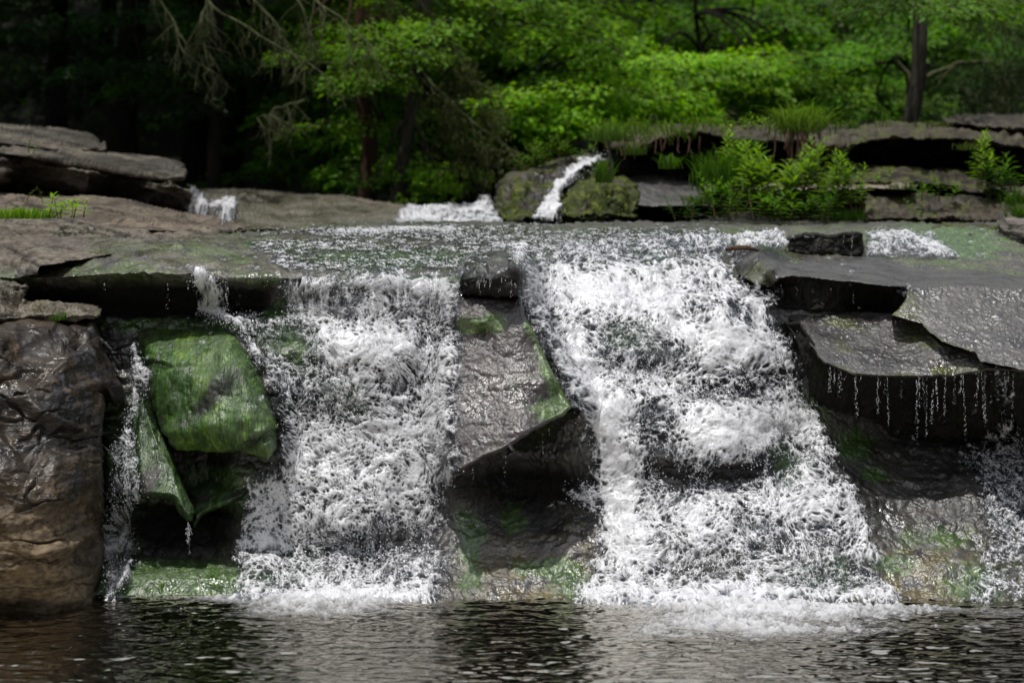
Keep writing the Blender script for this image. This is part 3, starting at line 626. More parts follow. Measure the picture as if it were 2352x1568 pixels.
rock('mossy_rock', 'rounded moss-covered rock on the right side of the small upper cascade', 'rock',
     [(1376, 396), (1392, 372), (1402, 396), (1440, 402), (1470, 424), (1492, 436), (1486, 462), (1462, 512), (1268, 512), (1278, 470), (1295, 440), (1330, 412)],
     [(1380, 392, 12.5), (1330, 420, 12.3), (1280, 500, 11.9), (1400, 440, 11.8), (1400, 500, 11.7), (1480, 430, 12.1), (1460, 490, 11.8)],
     M_ROCK, lambda I: col_mossrock(I, 42, .8), R=14, edge=.35, skirt=1.0, rag=6, mid=.13, midf=3, fine=.03, finef=9, seed=42)
rock('rock_slab', 'tilted wet slab shining silver beside the moss-covered rock of the upper cascade', 'rock slab',
     [(1425, 398), (1480, 396), (1534, 398), (1575, 412), (1610, 424), (1646, 452), (1640, 472), (1575, 470), (1500, 474), (1465, 470), (1470, 440), (1440, 420)],
     [(1430, 400, 13.2), (1530, 400, 13.2), (1500, 470, 11.7), (1640, 468, 11.9), (1640, 450, 12.4), (1470, 440, 12.0)],
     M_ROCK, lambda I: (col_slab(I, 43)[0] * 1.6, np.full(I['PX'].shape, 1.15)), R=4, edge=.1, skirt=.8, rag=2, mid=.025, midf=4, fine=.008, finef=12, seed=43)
rock('shaded_rock', 'black shaded foot of the silver tilted slab, behind the falls lip', 'rock',
     [(1455, 466), (1520, 470), (1575, 466), (1645, 470), (1640, 512), (1450, 512)], [(1455, 470, 12.2), (1640, 470, 12.2), (1450, 510, 11.9), (1640, 510, 11.9)],
     M_MOSS, col_dk, R=5, edge=.1, skirt=.5, rag=3, mid=.06, midf=4, fine=.02, finef=10, seed=44)
def col_led(I, s, a=.3): return col_dry(I, (0.060, 0.048, 0.032), (0.022, 0.018, 0.012), s=s, wetv=.2, mossa=a, dip=0)
LS2 = dict(dip=0.0, freq=14, amp=.04, wob=.4)
rock('rock_slab', 'thin dark slab lying highest on the layered ledge at the top right', 'rock slab',
     [(2160, 268), (2230, 262), (2352, 260), (2615, 260), (2615, 290), (2352, 290), (2240, 284), (2170, 278)],
     [(2200, 266, 13.6), (2615, 262, 13.6), (2200, 280, 13.1), (2615, 288, 13.1)], M_SLAB, lambda I: col_led(I, 51, .1), R=5, edge=.2, skirt=1.2, rag=3, mid=.05, midf=3, fine=.015, finef=12, seed=51, str_=LS2)
rock('rock_ledge', 'long layered brown ledge with overhanging turf, above the black recess at top right', 'rock ledge',
     [(1402, 300), (1440, 290), (1560, 292), (1680, 290), (1760, 284), (1830, 284), (1900, 288), (1980, 284), (2040, 276), (2150, 284), (2240, 280), (2352, 282), (2615, 284), (2615, 350), (2352, 345), (2280, 330), (2200, 322), (2100, 318), (2000, 322), (1950, 340), (1880, 345), (1850, 325), (1760, 328), (1700, 322), (1600, 310), (1560, 308), (1510, 322), (1480, 345), (1440, 348), (1404, 340)],
     [(1402, 305, 13.2), (1700, 290, 13.5), (2040, 280, 13.5), (2352, 284, 13.4), (2615, 286, 13.3), (1420, 340, 12.7), (1560, 305, 12.7), (1700, 320, 12.6), (1900, 340, 12.5), (2100, 316, 12.6), (2352, 340, 12.5), (2615, 345, 12.5)],
     M_SLAB, lambda I: col_led(I, 52, .45), R=7, edge=.22, skirt=1.2, rag=5, mid=.07, midf=3, fine=.022, finef=10, seed=52, str_=LS2)
rock('shaded_rock', 'black recessed rock wall under the long layered ledge at the top right', 'rock',
     [(1392, 330), (1500, 300), (1850, 305), (2352, 315), (2615, 320), (2615, 470), (2100, 470), (1390, 425), (1384, 380)],
     [(1392, 335, 13.2), (1390, 410, 12.9), (1700, 330, 13.4), (1700, 410, 13.2), (2352, 340, 13.4), (2352, 460, 13.0), (2615, 340, 13.4), (2615, 460, 13.0)],
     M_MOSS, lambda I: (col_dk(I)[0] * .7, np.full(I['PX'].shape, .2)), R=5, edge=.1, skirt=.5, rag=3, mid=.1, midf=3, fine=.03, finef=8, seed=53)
rock('rock_ledge', 'narrow brown and mossy ledge below the black recess at the right, behind the leafy plants', 'rock ledge',
     [(1790, 372), (1860, 364), (1930, 368), (2000, 380), (2120, 388), (2180, 384), (2250, 392), (2352, 408), (2615, 420), (2615, 470), (2280, 450), (2130, 430), (2080, 426), (1800, 426)],
     [(1790, 375, 12.9), (2000, 380, 12.9), (2180, 386, 12.8), (2352, 410, 12.7), (1800, 420, 12.4), (2100, 425, 12.3), (2352, 450, 12.2), (2615, 460, 12.2)],
     M_SLAB, lambda I: col_led(I, 54, .5), R=8, edge=.2, skirt=.8, rag=5, mid=.07, midf=3, fine=.02, finef=10, seed=54, str_=LS2)
rock('rock_slab', 'thin pale flat slab showing between the leafy plants at the right', 'rock slab',
     [(1608, 428), (1640, 420), (1720, 416), (1860, 420), (1990, 414), (2060, 414), (2110, 424), (2100, 434), (2050, 432), (1850, 438), (1700, 436), (1640, 440)],
     [(1620, 425, 12.5), (2060, 416, 12.5), (1640, 438, 11.9), (2100, 432, 11.95)],
     M_SLAB, lambda I: col_dry(I, (0.26, 0.22, 0.17), (0.17, 0.14, 0.11), s=55), R=4, edge=.1, skirt=.6, rag=2, mid=.03, midf=4, fine=.012, finef=12, seed=55)
rock('mossy_rock', 'mossy bank rock behind the leafy plants, just above the falls lip', 'rock',
     [(1560, 446), (1620, 436), (1760, 436), (1900, 440), (2000, 440), (2000, 512), (1640, 512), (1560, 505)],
     [(1560, 450, 12.0), (1620, 438, 12.3), (1990, 440, 12.3), (1570, 505, 11.8), (1990, 508, 11.8)],
     M_ROCK, lambda I: col_mossrock(I, 56, .5), R=7, edge=.2, skirt=.8, rag=5, mid=.07, midf=3, fine=.02, finef=10, seed=56)
rock('rock_ledge', 'thick brown earthy block at the right, just above the falls lip', 'rock ledge',
     [(1984, 446), (2040, 438), (2110, 440), (2200, 448), (2280, 456), (2352, 462), (2400, 470), (2400, 520), (2310, 520), (2200, 513), (1984, 512)],
     [(1990, 445, 12.0), (2110, 442, 12.1), (2380, 468, 12.0), (1990, 508, 11.5), (2200, 508, 11.45), (2380, 515, 11.5)],
     M_SLAB, lambda I: col_led(I, 57, .42), R=8, edge=.2, skirt=.8, rag=5, mid=.08, midf=3, fine=.025, finef=9, seed=57)
rock('rock_slab', 'grey layered block at the right edge beside the thin water curtain', 'rock slab',
     [(2298, 512), (2312, 498), (2352, 496), (2615, 498), (2615, 600), (2352, 602), (2330, 585), (2300, 545)],
     [(2300, 510, 10.6), (2352, 498, 10.7), (2615, 500, 10.7), (2352, 545, 10.3), (2615, 545, 10.3), (2340, 595, 10.6), (2615, 595, 10.6)],
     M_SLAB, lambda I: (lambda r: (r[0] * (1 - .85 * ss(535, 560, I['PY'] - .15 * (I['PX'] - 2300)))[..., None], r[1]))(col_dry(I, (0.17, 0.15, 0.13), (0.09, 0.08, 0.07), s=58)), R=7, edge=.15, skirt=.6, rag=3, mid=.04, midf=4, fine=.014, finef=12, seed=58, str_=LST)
rock('mossy_rock', 'low yellow-green mossy rock beside the thin water curtain at the right', 'rock',
     [(2140, 520), (2180, 508), (2250, 506), (2290, 516), (2304, 545), (2336, 590), (2200, 592), (2215, 560), (2170, 545), (2120, 540)],
     [(2140, 525, 10.8), (2250, 508, 11.0), (2300, 550, 10.4), (2330, 588, 10.25), (2210, 560, 10.4), (2205, 590, 10.25), (2120, 540, 10.6)],
     M_ROCK, lambda I: col_mossrock(I, 59, .5), R=6, edge=.15, skirt=.5, rag=4, mid=.05, midf=4, fine=.015, finef=12, seed=59)
rock('shaded_rock', 'small black step with fine drips beside the thin water curtain at the right', 'rock',
     [(1806, 542), (1850, 534), (1900, 536), (1965, 528), (1985, 535), (1985, 590), (1812, 586)],
     [(1806, 545, 9.8), (1985, 535, 9.85), (1812, 584, 9.8), (1985, 588, 9.85)], M_MOSS, col_dk, R=3, edge=.05, skirt=.3, rag=3, mid=.04, midf=5, fine=.015, finef=14, seed=60)

# ------------------------------------------------------------------ ground of the upper valley
def ground():
    xs = np.linspace(-60, 60, 241); ys = np.concatenate([np.linspace(9.4, 40, 160), np.linspace(42, 140, 40)])
    X, Y = np.meshgrid(xs, ys)
    V0 = np.stack([X, Y, X * 0], -1)
    z = 1.40 + .012 * (Y - 9.4) + .12 * fbm(V0, .5, 3, 500)
    z = z + ss(14, 20, Y) * .05 + np.clip(Y - 21, 0, 200) * .42 + ss(18, 24, Y) * .3 * fbm(V0, .4, 3, 501)
    z = z - .6 * ss(14, 12, Y)
    V0 = np.stack([X, Y, z], -1)
    c = mixc(np.broadcast_to(np.array((0.006, 0.006, 0.003)), V0.shape).copy(), (0.004, 0.009, 0.002), ss(-.2, .3, fbm(V0, 1.2, 4, 502)))  # ground near-black: the wood's shade is put into its colour
    F = grid_faces(np.ones(X.shape, bool))
    g = mesh_obj('hillside_ground', V0.reshape(-1, 3), F[:, ::-1], M_SLAB, None, True, c.reshape(-1, 3), {'wet': np.zeros(X.size)})
    g['kind'] = 'structure'
ground()
# ------------------------------------------------------------------ water
def foam_pattern(x, q, V, D, seed=0, str_amt=None):
    """lacy aerated water: cells of three sizes with soft dark centres, scalloped under their upper rims. x, q: metres across / down the sheet"""
    wa = perlin(x * 6, q * 6, 0 * x, seed + 1) * .045; wb = perlin(x * 6, q * 6, 0 * x + 5, seed + 2) * .05
    wc = perlin(x * 24, q * 24, 0 * x, seed + 3) * .006; wd = perlin(x * 24, q * 24, 0 * x + 5, seed + 4) * .006
    we = perlin(x * 75, q * 75, 0 * x, seed + 5) * .002; wf = perlin(x * 75, q * 75, 0 * x + 5, seed + 6) * .002
    X = x + wa + wc + we; Q = q + wb + wd + wf
    big = fbm(np.stack([x, 0 * x, q], -1), 5, 4, seed + 7); mid = fbm(np.stack([X, 0 * x, Q], -1), 22, 3, seed + 8)
    thin = np.clip(1.05 - (D + .26 * big), 0, 1.15)          # how open the lace is here
    dark = np.zeros_like(x)
    for s, wgt, prob in ((19, 1.0, .45), (44, .95, .9), (95, .65, 1.15)):
        F1, F2, ID = worley(X * s, Q * s * .85, seed + int(s))
        k = np.clip((thin * 1.65 * prob - ID * .9) * 1.7 + .12, 0, 1)      # this cell's openness
        hole = (1 - ss(.10, .62, F1 + .35 * mid)) * (ss(.02, .22, F2 - F1))
        dark = np.maximum(dark, wgt * hole * k) + .25 * wgt * hole * k
    n3 = fbm(np.stack([X, 0 * x, Q], -1), 110, 3, seed + 9)
    a = 1 - np.clip(dark * 1.15, 0, 1)
    a = a * np.clip(.86 + .35 * mid + .45 * n3 - .25 * thin, .1, 1)
    a = a * ss(-.05, .30, D + .25 * big + .3 * mid + .2 * n3)
    return ss(.10, 1.02, a) * .96, big, mid, n3
def lowpoly_ball():
    v = [(1, 0, 0), (-1, 0, 0), (0, 1, 0), (0, -1, 0), (0, 0, 1), (0, 0, -1)]
    f = [(0, 2, 4), (2, 1, 4), (1, 3, 4), (3, 0, 4), (2, 0, 5), (1, 2, 5), (3, 1, 5), (0, 3, 5)]
    v = [np.array(a, float) for a in v]; out = []; cache = {}
    def mid(a, b):
        k = (min(a, b), max(a, b))
        if k not in cache:
            m = v[a] + v[b]; v.append(m / np.linalg.norm(m)); cache[k] = len(v) - 1
        return cache[k]
    for a, b, c in f:
        ab, bc, ca = mid(a, b), mid(b, c), mid(c, a)
        out += [(a, ab, ca), (b, bc, ab), (c, ca, bc), (ab, bc, ca)]
    return np.array(v), np.array(out)
BV, BF = lowpoly_ball()
def drops(name, pos, r, mat, parent=None, stretch=None, kind='stuff'):
    n = len(pos); r = np.asarray(r)
    S = np.ones((n, 3)) * r[:, None]
    if stretch is not None: S[:, 2] *= stretch
    V = (BV[None] * S[:, None] + np.asarray(pos)[:, None]).reshape(-1, 3)
    F = (BF[None] + (np.arange(n) * len(BV))[:, None, None]).reshape(-1, 3)
    o = mesh_obj(name, V, F, mat, parent)
    if kind: o['kind'] = kind
    return o

ZS = blur(np.where(ZB > 30, 12.5, ZB), 5)
ZS = np.minimum(ZS, ZB)
def minf(A, n):
    for _ in range(n):
        B_ = A.copy()
        B_[1:] = np.minimum(B_[1:], A[:-1]); B_[:-1] = np.minimum(B_[:-1], A[1:]); C_ = B_.copy()
        C_[:, 1:] = np.minimum(C_[:, 1:], B_[:, :-1]); C_[:, :-1] = np.minimum(C_[:, :-1], B_[:, 1:]); A = C_
    return A
ZL = blur(minf(np.where(ZB > 30, 12.5, ZB), 9), 14)

def water(name, label, box, dens, lift=.03, soft=True, scale=1.0, lump=.03, seed=0, ndrop=0, drop_r=(.0010, .0030), cat='waterfall', strands=None, flow=(0, 0)):
    i0, i1, j0, j1 = sub(*box)
    PX, PY = np.meshgrid(GX[i0:i1], GY[j0:j1])
    Zb = (ZL if soft else ZS)[j0:j1, i0:i1]
    Z = np.minimum(Zb, ZB[j0:j1, i0:i1])
    V = P(PX, PY, Z)
    D = dens(PX, PY, V)
    q = V[..., 2] + .5 * V[..., 1]; xs = V[..., 0] + flow[0] * V[..., 2]
    a, big, mid, n3 = foam_pattern(xs * scale, q * scale, V, D, seed)
    Dn = D + .25 * big + .2 * mid
    if strands:
        for (x, y, rx, ry, amt) in strands:
            m = np.clip(blob(PX, PY, x, y, rx, ry) * amt, 0, 1)
            sN = fbm(V, 1, 4, seed + 606, st=(48, 3, 7))
            a = a * (1 - m) + m * np.clip(ss(-.12, .5, sN) * (.55 + .6 * a), 0, 1) * ss(.1, .4, Dn)
    bil = 1 - np.abs(fbm(V, 22, 3, seed + 607)) * 2
    h = lift + lump * fbm(V, 7, 3, seed + 609) * 1.2 + a * (.004 + .002 * bil) + .003 * mid + .016 * ss(.2, 1.0, Dn) - .01
    h = np.maximum(h, .004)
    film = ss(.05, .25, Dn)
    V2 = V + lattice_normals(P(PX, PY, blur(Z, 3))) * h[..., None]; Y = V2[..., 1]
    keep = (film > .004) & (ZB[j0:j1, i0:i1] < 30)
    F = grid_faces(keep); hN, wN = PX.shape
    used = np.zeros(hN * wN, bool); used[F.ravel()] = True; mp = np.cumsum(used) - 1
    o = mesh_obj(name, V2.reshape(-1, 3)[used], mp[F], M_FOAM, None, True, None, {'foam': a.reshape(-1)[used], 'film': film.reshape(-1)[used]})
    tag(o, label, cat)
    if ndrop:
        wgt = ((D > .05) * np.exp(-((D - .38) / .22) ** 2) + .10 * (D > .5)).reshape(-1); wgt /= wgt.sum()
        k = RNG.choice(len(wgt), ndrop, p=wgt)
        pos = P(PX.reshape(-1)[k] + RNG.normal(0, 7, ndrop), PY.reshape(-1)[k] + RNG.normal(0, 7, ndrop), Y.reshape(-1)[k] - RNG.random(ndrop) ** 2 * .08 - .01)
        pos = pos[pos[:, 2] > .03]; ndrop = len(pos)
        r = drop_r[0] + (drop_r[1] - drop_r[0]) * RNG.random(ndrop) ** 3
        drops('droplets', pos, r, M_DROP, o, 1 + RNG.random(ndrop) * .8)
    return o

def poly_dens(poly, soft, top=1.0, plus=(), minus=(), rag=14, seed=0):
    def f(PX, PY, V):
        sd = sdf(PX, PY, poly) + rag * (1.5 * fbm(V, 7, 3, seed + 640) + .8 * fbm(V, 28, 2, seed + 641))
        D = ss(soft * .35, -soft, sd) * top
        for (x, y, rx, ry, rot, a) in plus: D = D + .75 * a * blob(PX, PY, x, y, rx, ry, rot) * (D > .05)
        for (x, y, rx, ry, rot, a) in minus: D = D - 1.15 * a * blob(PX, PY, x, y, rx, ry, rot)
        return np.clip(D, 0, 1.3)
    return f

water('waterfall', 'wide left waterfall, a lacy white curtain between the green boulder and the grey spur', (500, 1110, 615, 1420),
      poly_dens([(628, 642), (700, 633), (850, 628), (1052, 626), (1056, 700), (1058, 820), (1060, 960), (1048, 1060), (1042, 1180), (1040, 1280), (1020, 1340), (1000, 1400), (538, 1400), (545, 1260), (562, 1180), (570, 1088), (600, 1085), (648, 1060), (645, 985), (628, 920), (600, 850), (570, 770), (540, 735), (560, 722), (622, 720)], 30, .74,
      plus=[(860, 800, 150, 45, 0, .35), (620, 1180, 60, 110, 0, .08), (760, 1100, 200, 80, 0, .12), (790, 1390, 250, 30, 0, .5), (900, 655, 160, 14, 0, .25), (720, 650, 70, 10, 0, .2), (800, 1010, 160, 50, 0, .15)],
      minus=[(650, 690, 40, 45, 0, .45), (800, 690, 30, 50, 0, .4), (690, 800, 45, 55, 0, .55), (700, 900, 50, 45, 0, .35), (790, 940, 60, 35, 0, .35), (650, 790, 50, 70, 30, .35), (960, 1240, 70, 50, 0, .4), (850, 1250, 100, 40, 0, .4), (720, 1260, 70, 40, 0, .2), (1020, 1180, 30, 80, 0, .4), (1000, 760, 40, 60, 0, .2), (640, 1330, 60, 30, 0, .3), (880, 1330, 120, 25, 0, .2), (1030, 1330, 30, 50, 0, .2), (600, 780, 30, 60, 0, .3)], rag=18, seed=1),
      lift=.02, lump=.018, seed=1, ndrop=3500, scale=1.15, strands=[(900, 1245, 140, 42, .7), (720, 690, 110, 40, .8), (900, 680, 90, 34, .5), (1000, 700, 60, 40, .5), (1030, 1150, 20, 90, .7)])
water('waterfall', 'broad right waterfall, thick churning white water stepping down between the grey spur and the slabs', (1150, 2130, 535, 1440),
      poly_dens([(1196, 590), (1250, 575), (1400, 556), (1520, 548), (1620, 540), (1700, 536), (1800, 540), (1806, 572), (1690, 575), (1676, 600), (1690, 628), (1725, 652), (1764, 672), (1770, 720), (1806, 765), (1830, 815), (1850, 860), (1852, 905), (1880, 950), (1905, 1000), (1935, 1070), (1958, 1120), (1990, 1180), (2010, 1240), (2025, 1310), (2060, 1400), (1310, 1405), (1330, 1340), (1372, 1260), (1366, 1180), (1310, 1160), (1300, 1130), (1348, 1090), (1364, 1050), (1345, 985), (1318, 930), (1275, 855), (1225, 765), (1200, 690)], 30, .77,
      plus=[(1660, 800, 160, 60, 0, .3), (1680, 1000, 130, 50, 0, .4), (1400, 1000, 60, 120, -15, .35), (1330, 830, 40, 60, 0, .3), (1440, 1200, 70, 90, 0, .25), (1700, 1390, 320, 26, 0, .5), (1450, 690, 200, 50, 0, .25), (1850, 1190, 90, 40, 0, .2), (1700, 590, 20, 30, 0, .4), (1600, 1230, 60, 60, 0, .15), (1745, 556, 60, 16, 0, .4)],
      minus=[(1420, 770, 60, 30, 20, .4), (1520, 820, 60, 40, 0, .6), (1400, 820, 40, 40, 0, .45), (1600, 720, 30, 30, 0, .3), (1690, 725, 20, 26, 0, .5), (1700, 880, 50, 40, 0, .5), (1800, 880, 40, 30, 0, .4), (1620, 910, 60, 30, 0, .35), (1500, 960, 40, 40, 0, .5), (1520, 1050, 40, 60, 0, .55), (1690, 1085, 75, 40, 0, .85), (1560, 1110, 50, 50, 0, .5), (1800, 1060, 40, 50, 0, .6), (1250, 730, 30, 50, 0, .25), (1600, 580, 120, 26, 0, .28), (1450, 590, 120, 24, 0, .32), (1260, 600, 50, 18, 0, .4), (1740, 1240, 60, 50, 0, .3), (1900, 1240, 70, 30, 0, .35), (1960, 1330, 70, 40, 0, .45), (1650, 1310, 70, 40, 0, .35), (1560, 1290, 50, 40, 0, .3), (1330, 1130, 40, 30, 0, .2), (1850, 1330, 60, 40, 0, .3), (1480, 1160, 30, 50, 0, .3), (1900, 1080, 50, 40, 0, .2)], rag=22, seed=2),
      lift=.025, lump=.028, seed=3, ndrop=6500, scale=.95, flow=(-.15, 0))
# lip: torn white patches of shallow water
water('stream_riffle', 'shallow white riffles breaking over the flat olive lip above the falls', (500, 1760, 500, 650),
      poly_dens([(520, 540), (760, 515), (1700, 508), (1700, 600), (1190, 640), (700, 640), (600, 600)], 34, .16, plus=[(820, 533, 130, 8, 0, .6), (980, 527, 180, 9, 0, .75), (1140, 545, 120, 7, 0, .5), (680, 560, 120, 7, 0, .55), (800, 570, 140, 7, 0, .3), (1190, 565, 60, 10, 0, .3), (750, 612, 130, 8, 0, .35), (940, 600, 120, 9, 0, .35), (1300, 560, 120, 14, 0, .4), (1500, 555, 150, 14, 0, .35), (1050, 575, 80, 6, 0, .25), (1400, 530, 160, 6, 0, .25), (645, 600, 14, 20, 0, .5), (1195, 590, 14, 26, 0, .9)], rag=3, seed=4),
      lift=.006, soft=False, lump=.004, seed=5, cat='riffle', scale=1.1, ndrop=700, drop_r=(.0012, .003))
water('waterfall', 'narrow white spill dropping over the black overhang left of the wide waterfall', (410, 600, 600, 860),
      poly_dens([(440, 612), (470, 620), (500, 636), (518, 662), (515, 700), (530, 722), (560, 745), (590, 800), (600, 850), (585, 830), (565, 780), (535, 745), (470, 728), (455, 715), (462, 680), (445, 645)], 9, .85, rag=5, seed=6),
      lift=.02, seed=6, ndrop=900, lump=.01, scale=1.1)
water('waterfall', 'thin white runnel between the brown boulder and the green algae-covered rocks', (225, 370, 760, 1400),
      poly_dens([(312, 790), (332, 830), (350, 850), (345, 890), (330, 910), (325, 950), (300, 975), (315, 1010), (325, 1100), (320, 1150), (300, 1200), (312, 1240), (300, 1330), (262, 1385), (236, 1385), (246, 1150), (250, 1030), (290, 960), (300, 900), (305, 850)], 14, .66,
      minus=[(270, 1080, 30, 60, 0, .42), (280, 1140, 40, 30, 0, .3), (280, 1260, 26, 70, 0, .15)], rag=8, seed=7), lift=.02, seed=8, ndrop=1500, lump=.01, scale=1.3, strands=[(275, 1260, 60, 90, .9)])
water('waterfall', 'thin curtain of white water over a low step above the uppermost grey slab', (1950, 2300, 515, 600),
      poly_dens([(1985, 530), (2080, 528), (2140, 540), (2180, 560), (2200, 592), (1985, 590)], 16, .72, minus=[(2060, 570, 60, 14, 0, .2)], rag=9, seed=9), lift=.015, seed=9, lump=.01, ndrop=700, scale=1.1, soft=False)
water('waterfall', 'scattered white splashes running down the grey rock at the far right edge', (2150, 2620, 820, 1440),
      poly_dens([(2275, 850), (2335, 850), (2330, 960), (2352, 1000), (2620, 1000), (2620, 1420), (2200, 1400), (2230, 1320), (2240, 1240), (2250, 1150), (2200, 1080), (2220, 1010), (2290, 980)], 50, .46,
      minus=[(2260, 1200, 50, 60, 0, .25), (2330, 1330, 60, 60, 0, .2)], rag=22, seed=10), lift=.02, seed=10, ndrop=1600, lump=.01, scale=1.15, soft=False)
# upper cascade and the churned pool under it
water('waterfall', 'small bright cascade sliding diagonally between two mossy rocks upstream', (1210, 1400, 350, 515),
      poly_dens([(1345, 357), (1382, 356), (1378, 380), (1345, 408), (1305, 430), (1290, 470), (1278, 512), (1225, 512), (1238, 470), (1272, 425), (1310, 388)], 10, .95, rag=9, seed=11), lift=.03, seed=11, lump=.03, scale=.6, ndrop=260, drop_r=(.002, .005), soft=False)
water('waterfall', 'tiny white trickle beside the slab stack, pouring onto the tan ledge', (415, 560, 425, 520),
      poly_dens([(440, 436), (456, 440), (478, 480), (500, 470), (545, 460), (540, 500), (512, 508), (505, 485), (480, 490), (440, 488)], 7, .8, rag=4, seed=12), lift=.04, seed=12, lump=.03, scale=.8, ndrop=200, drop_r=(.003, .006), soft=False)

def foam_pond():
    i0, i1, j0, j1 = sub(880, 1200, 446, 520)
    PX, PY = np.meshgrid(GX[i0:i1], GY[j0:j1])
    Y = np.interp(PY, [446, 470, 500, 520], [13.9, 13.0, 11.9, 11.3])
    V = P(PX, PY, Y)
    sd = sdf(PX, PY, [(935, 474), (960, 470), (1060, 472), (1085, 462), (1105, 450), (1128, 448), (1134, 470), (1150, 500), (1160, 516), (900, 516), (900, 505)]) + 4 * fbm(V, 9, 3, 700)
    n = fbm(V, 14, 4, 701)
    a = np.clip(foam_pattern(V[..., 0] * .6, V[..., 1] * .4, V, np.full(PX.shape, .8), 99)[0] * ss(2, -9, sd) , 0, 1)
    V[..., 2] += .07 * fbm(V, 5, 4, 702) + .02 * n
    F = grid_faces(sd < 0); used = np.zeros(PX.size, bool); used[F.ravel()] = True; mp = np.cumsum(used) - 1
    o = mesh_obj('rapids', V.reshape(-1, 3)[used], mp[F], M_FOAM, None, True, None, {'foam': a.reshape(-1)[used], 'film': np.ones(used.sum())})
    tag(o, 'foaming white rapids at the foot of the small upper cascade', 'rapids')
foam_pond()

# drips hanging from the overhangs
def drips(name, label, xs, top, bot, Yoff, n=40, seed=0, dens=1.0):
    n = int(n * .5); dens = dens * .6
    r = np.random.default_rng(seed); pos = []; rad = []; st = []
    for k in range(n):
        x = r.uniform(*xs); y = top(x); L = (bot(x) - y) * (.1 + .9 * r.random() ** 1.6); drift = r.normal(0, 4)
        m = int(L * r.uniform(.25, .8) * dens)
        zi = int(np.clip((x - X0) / G, 0, len(GX) - 1)); zj = int(np.clip((y - 6 - Y0) / G, 0, len(GY) - 1)); Y = ZB[zj, zi] - Yoff + r.normal(0, .02)
        t = r.random(m) ** .8
        pos.append(P(x + drift * t + r.normal(0, .7, m) * (1 + 2 * t), y + t * L, np.full(m, Y) - .02 * t)); rad.append(r.uniform(.0005, .0013, m) * r.uniform(.6, 1.2)); st.append(1 + r.random(m) ** 2 * 9 * (1 - t * .7))
    o = drops(name, np.concatenate(pos), np.concatenate(rad), M_DROP, None, np.concatenate(st), None)
    tag(o, label, 'drips', None, 'stuff'); return o
drips('water_drips', 'curtain of thin water threads falling past the black undercut at the right', (1890, 2350), lambda x: np.interp(x, [1890, 1960, 2080, 2190, 2268, 2352], [835, 862, 870, 864, 850, 856]), lambda x: 1010, .02, 84, 21, 1.4)
drips('water_drips', 'fine threads of water dripping from the small dark block between the two big waterfalls', (1062, 1195), lambda x: 640, lambda x: 684, .03, 22, 22, 1.5)
drips('water_drips', 'sparse drips falling in the black hollow under the sloping grey spur', (1060, 1330), lambda x: np.interp(x, [1060, 1150, 1222, 1296], [1084, 1044, 998, 965]), lambda x: 1165, .03, 12, 23, .6)
drips('water_drips', 'single thin jet falling from the green rib of rock left of the wide waterfall', (430, 437), lambda x: 1198, lambda x: 1300, .03, 9, 24, 2.5)
drips('water_drips', 'drips falling in front of the black overhang at the upper left', (180, 620), lambda x: 640, lambda x: 726, .03, 16, 25, .6)
drips('water_drips', 'fine drips over the small black step beside the thin curtain at the right', (1812, 1985), lambda x: 540, lambda x: 588, .03, 45, 26, 1.6)
drips('water_drips', 'drips off the black face beneath the uppermost grey slab at the right', (1775, 1960), lambda x: 655, lambda x: 712, .03, 16, 27, .8)

# ------------------------------------------------------------------ pool
def to_px(V):
    x, y, z = V[..., 0], V[..., 1], V[..., 2] - HC
    f = y * CA - z * SA; u = y * SA + z * CA
    return 1176 + FL * x / f, 784 - FL * u / f
def pool_material():
    m, nt, n, l = new_mat('pool_water')
    out = N(n, 'ShaderNodeOutputMaterial')
    tc = N(n, 'ShaderNodeTexCoord'); mp = N(n, 'ShaderNodeMapping'); mp.inputs['Scale'].default_value = (.7, 1, 1); l.new(tc.outputs['Object'], mp.inputs[0])
    n1 = N(n, 'ShaderNodeTexNoise', i_Scale=14.0, i_Detail=1.5, i_Roughness=0.5); l.new(mp.outputs[0], n1.inputs['Vector'])
    bm = N(n, 'ShaderNodeBump', i_Strength=0.7, i_Distance=0.022); l.new(n1.outputs['Fac'], bm.inputs['Height'])
    t = N(n, 'ShaderNodeBsdfTransparent', i_Color=(0.66, 0.58, 0.34, 1)); gl = N(n, 'ShaderNodeBsdfGlossy', i_Roughness=0.1); gl.inputs['Color'].default_value = (.60, .57, .50, 1)
    l.new(bm.outputs[0], gl.inputs['Normal']); fr = N(n, 'ShaderNodeFresnel', i_IOR=1.33); l.new(bm.outputs[0], fr.inputs['Normal'])
    mc = N(n, 'ShaderNodeMixShader'); l.new(fr.outputs[0], mc.inputs[0]); l.new(t.outputs[0], mc.inputs[1]); l.new(gl.outputs[0], mc.inputs[2])
    b = N(n, 'ShaderNodeBsdfPrincipled', i_Base_Color=(.60, .61, .64, 1), i_Roughness=.5); l.new(bm.outputs[0], b.inputs['Normal'])
    n2 = N(n, 'ShaderNodeTexNoise', i_Scale=110.0, i_Detail=3.0, i_Roughness=0.7); l.new(mp.outputs[0], n2.inputs['Vector'])
    af = N(n, 'ShaderNodeAttribute', attribute_name='foam')
    ag = math_node(n, l, 'ADD', af.outputs['Fac'], math_node(n, l, 'MULTIPLY', math_node(n, l, 'SUBTRACT', n2.outputs['Fac'], .5), math_node(n, l, 'MULTIPLY', af.outputs['Fac'], math_node(n, l, 'SUBTRACT', 1.5, af.outputs['Fac']))), True)
    ms = N(n, 'ShaderNodeMixShader'); l.new(ag, ms.inputs[0]); l.new(mc.outputs[0], ms.inputs[1]); l.new(b.outputs[0], ms.inputs[2]); l.new(ms.outputs[0], out.inputs[0])
    return m
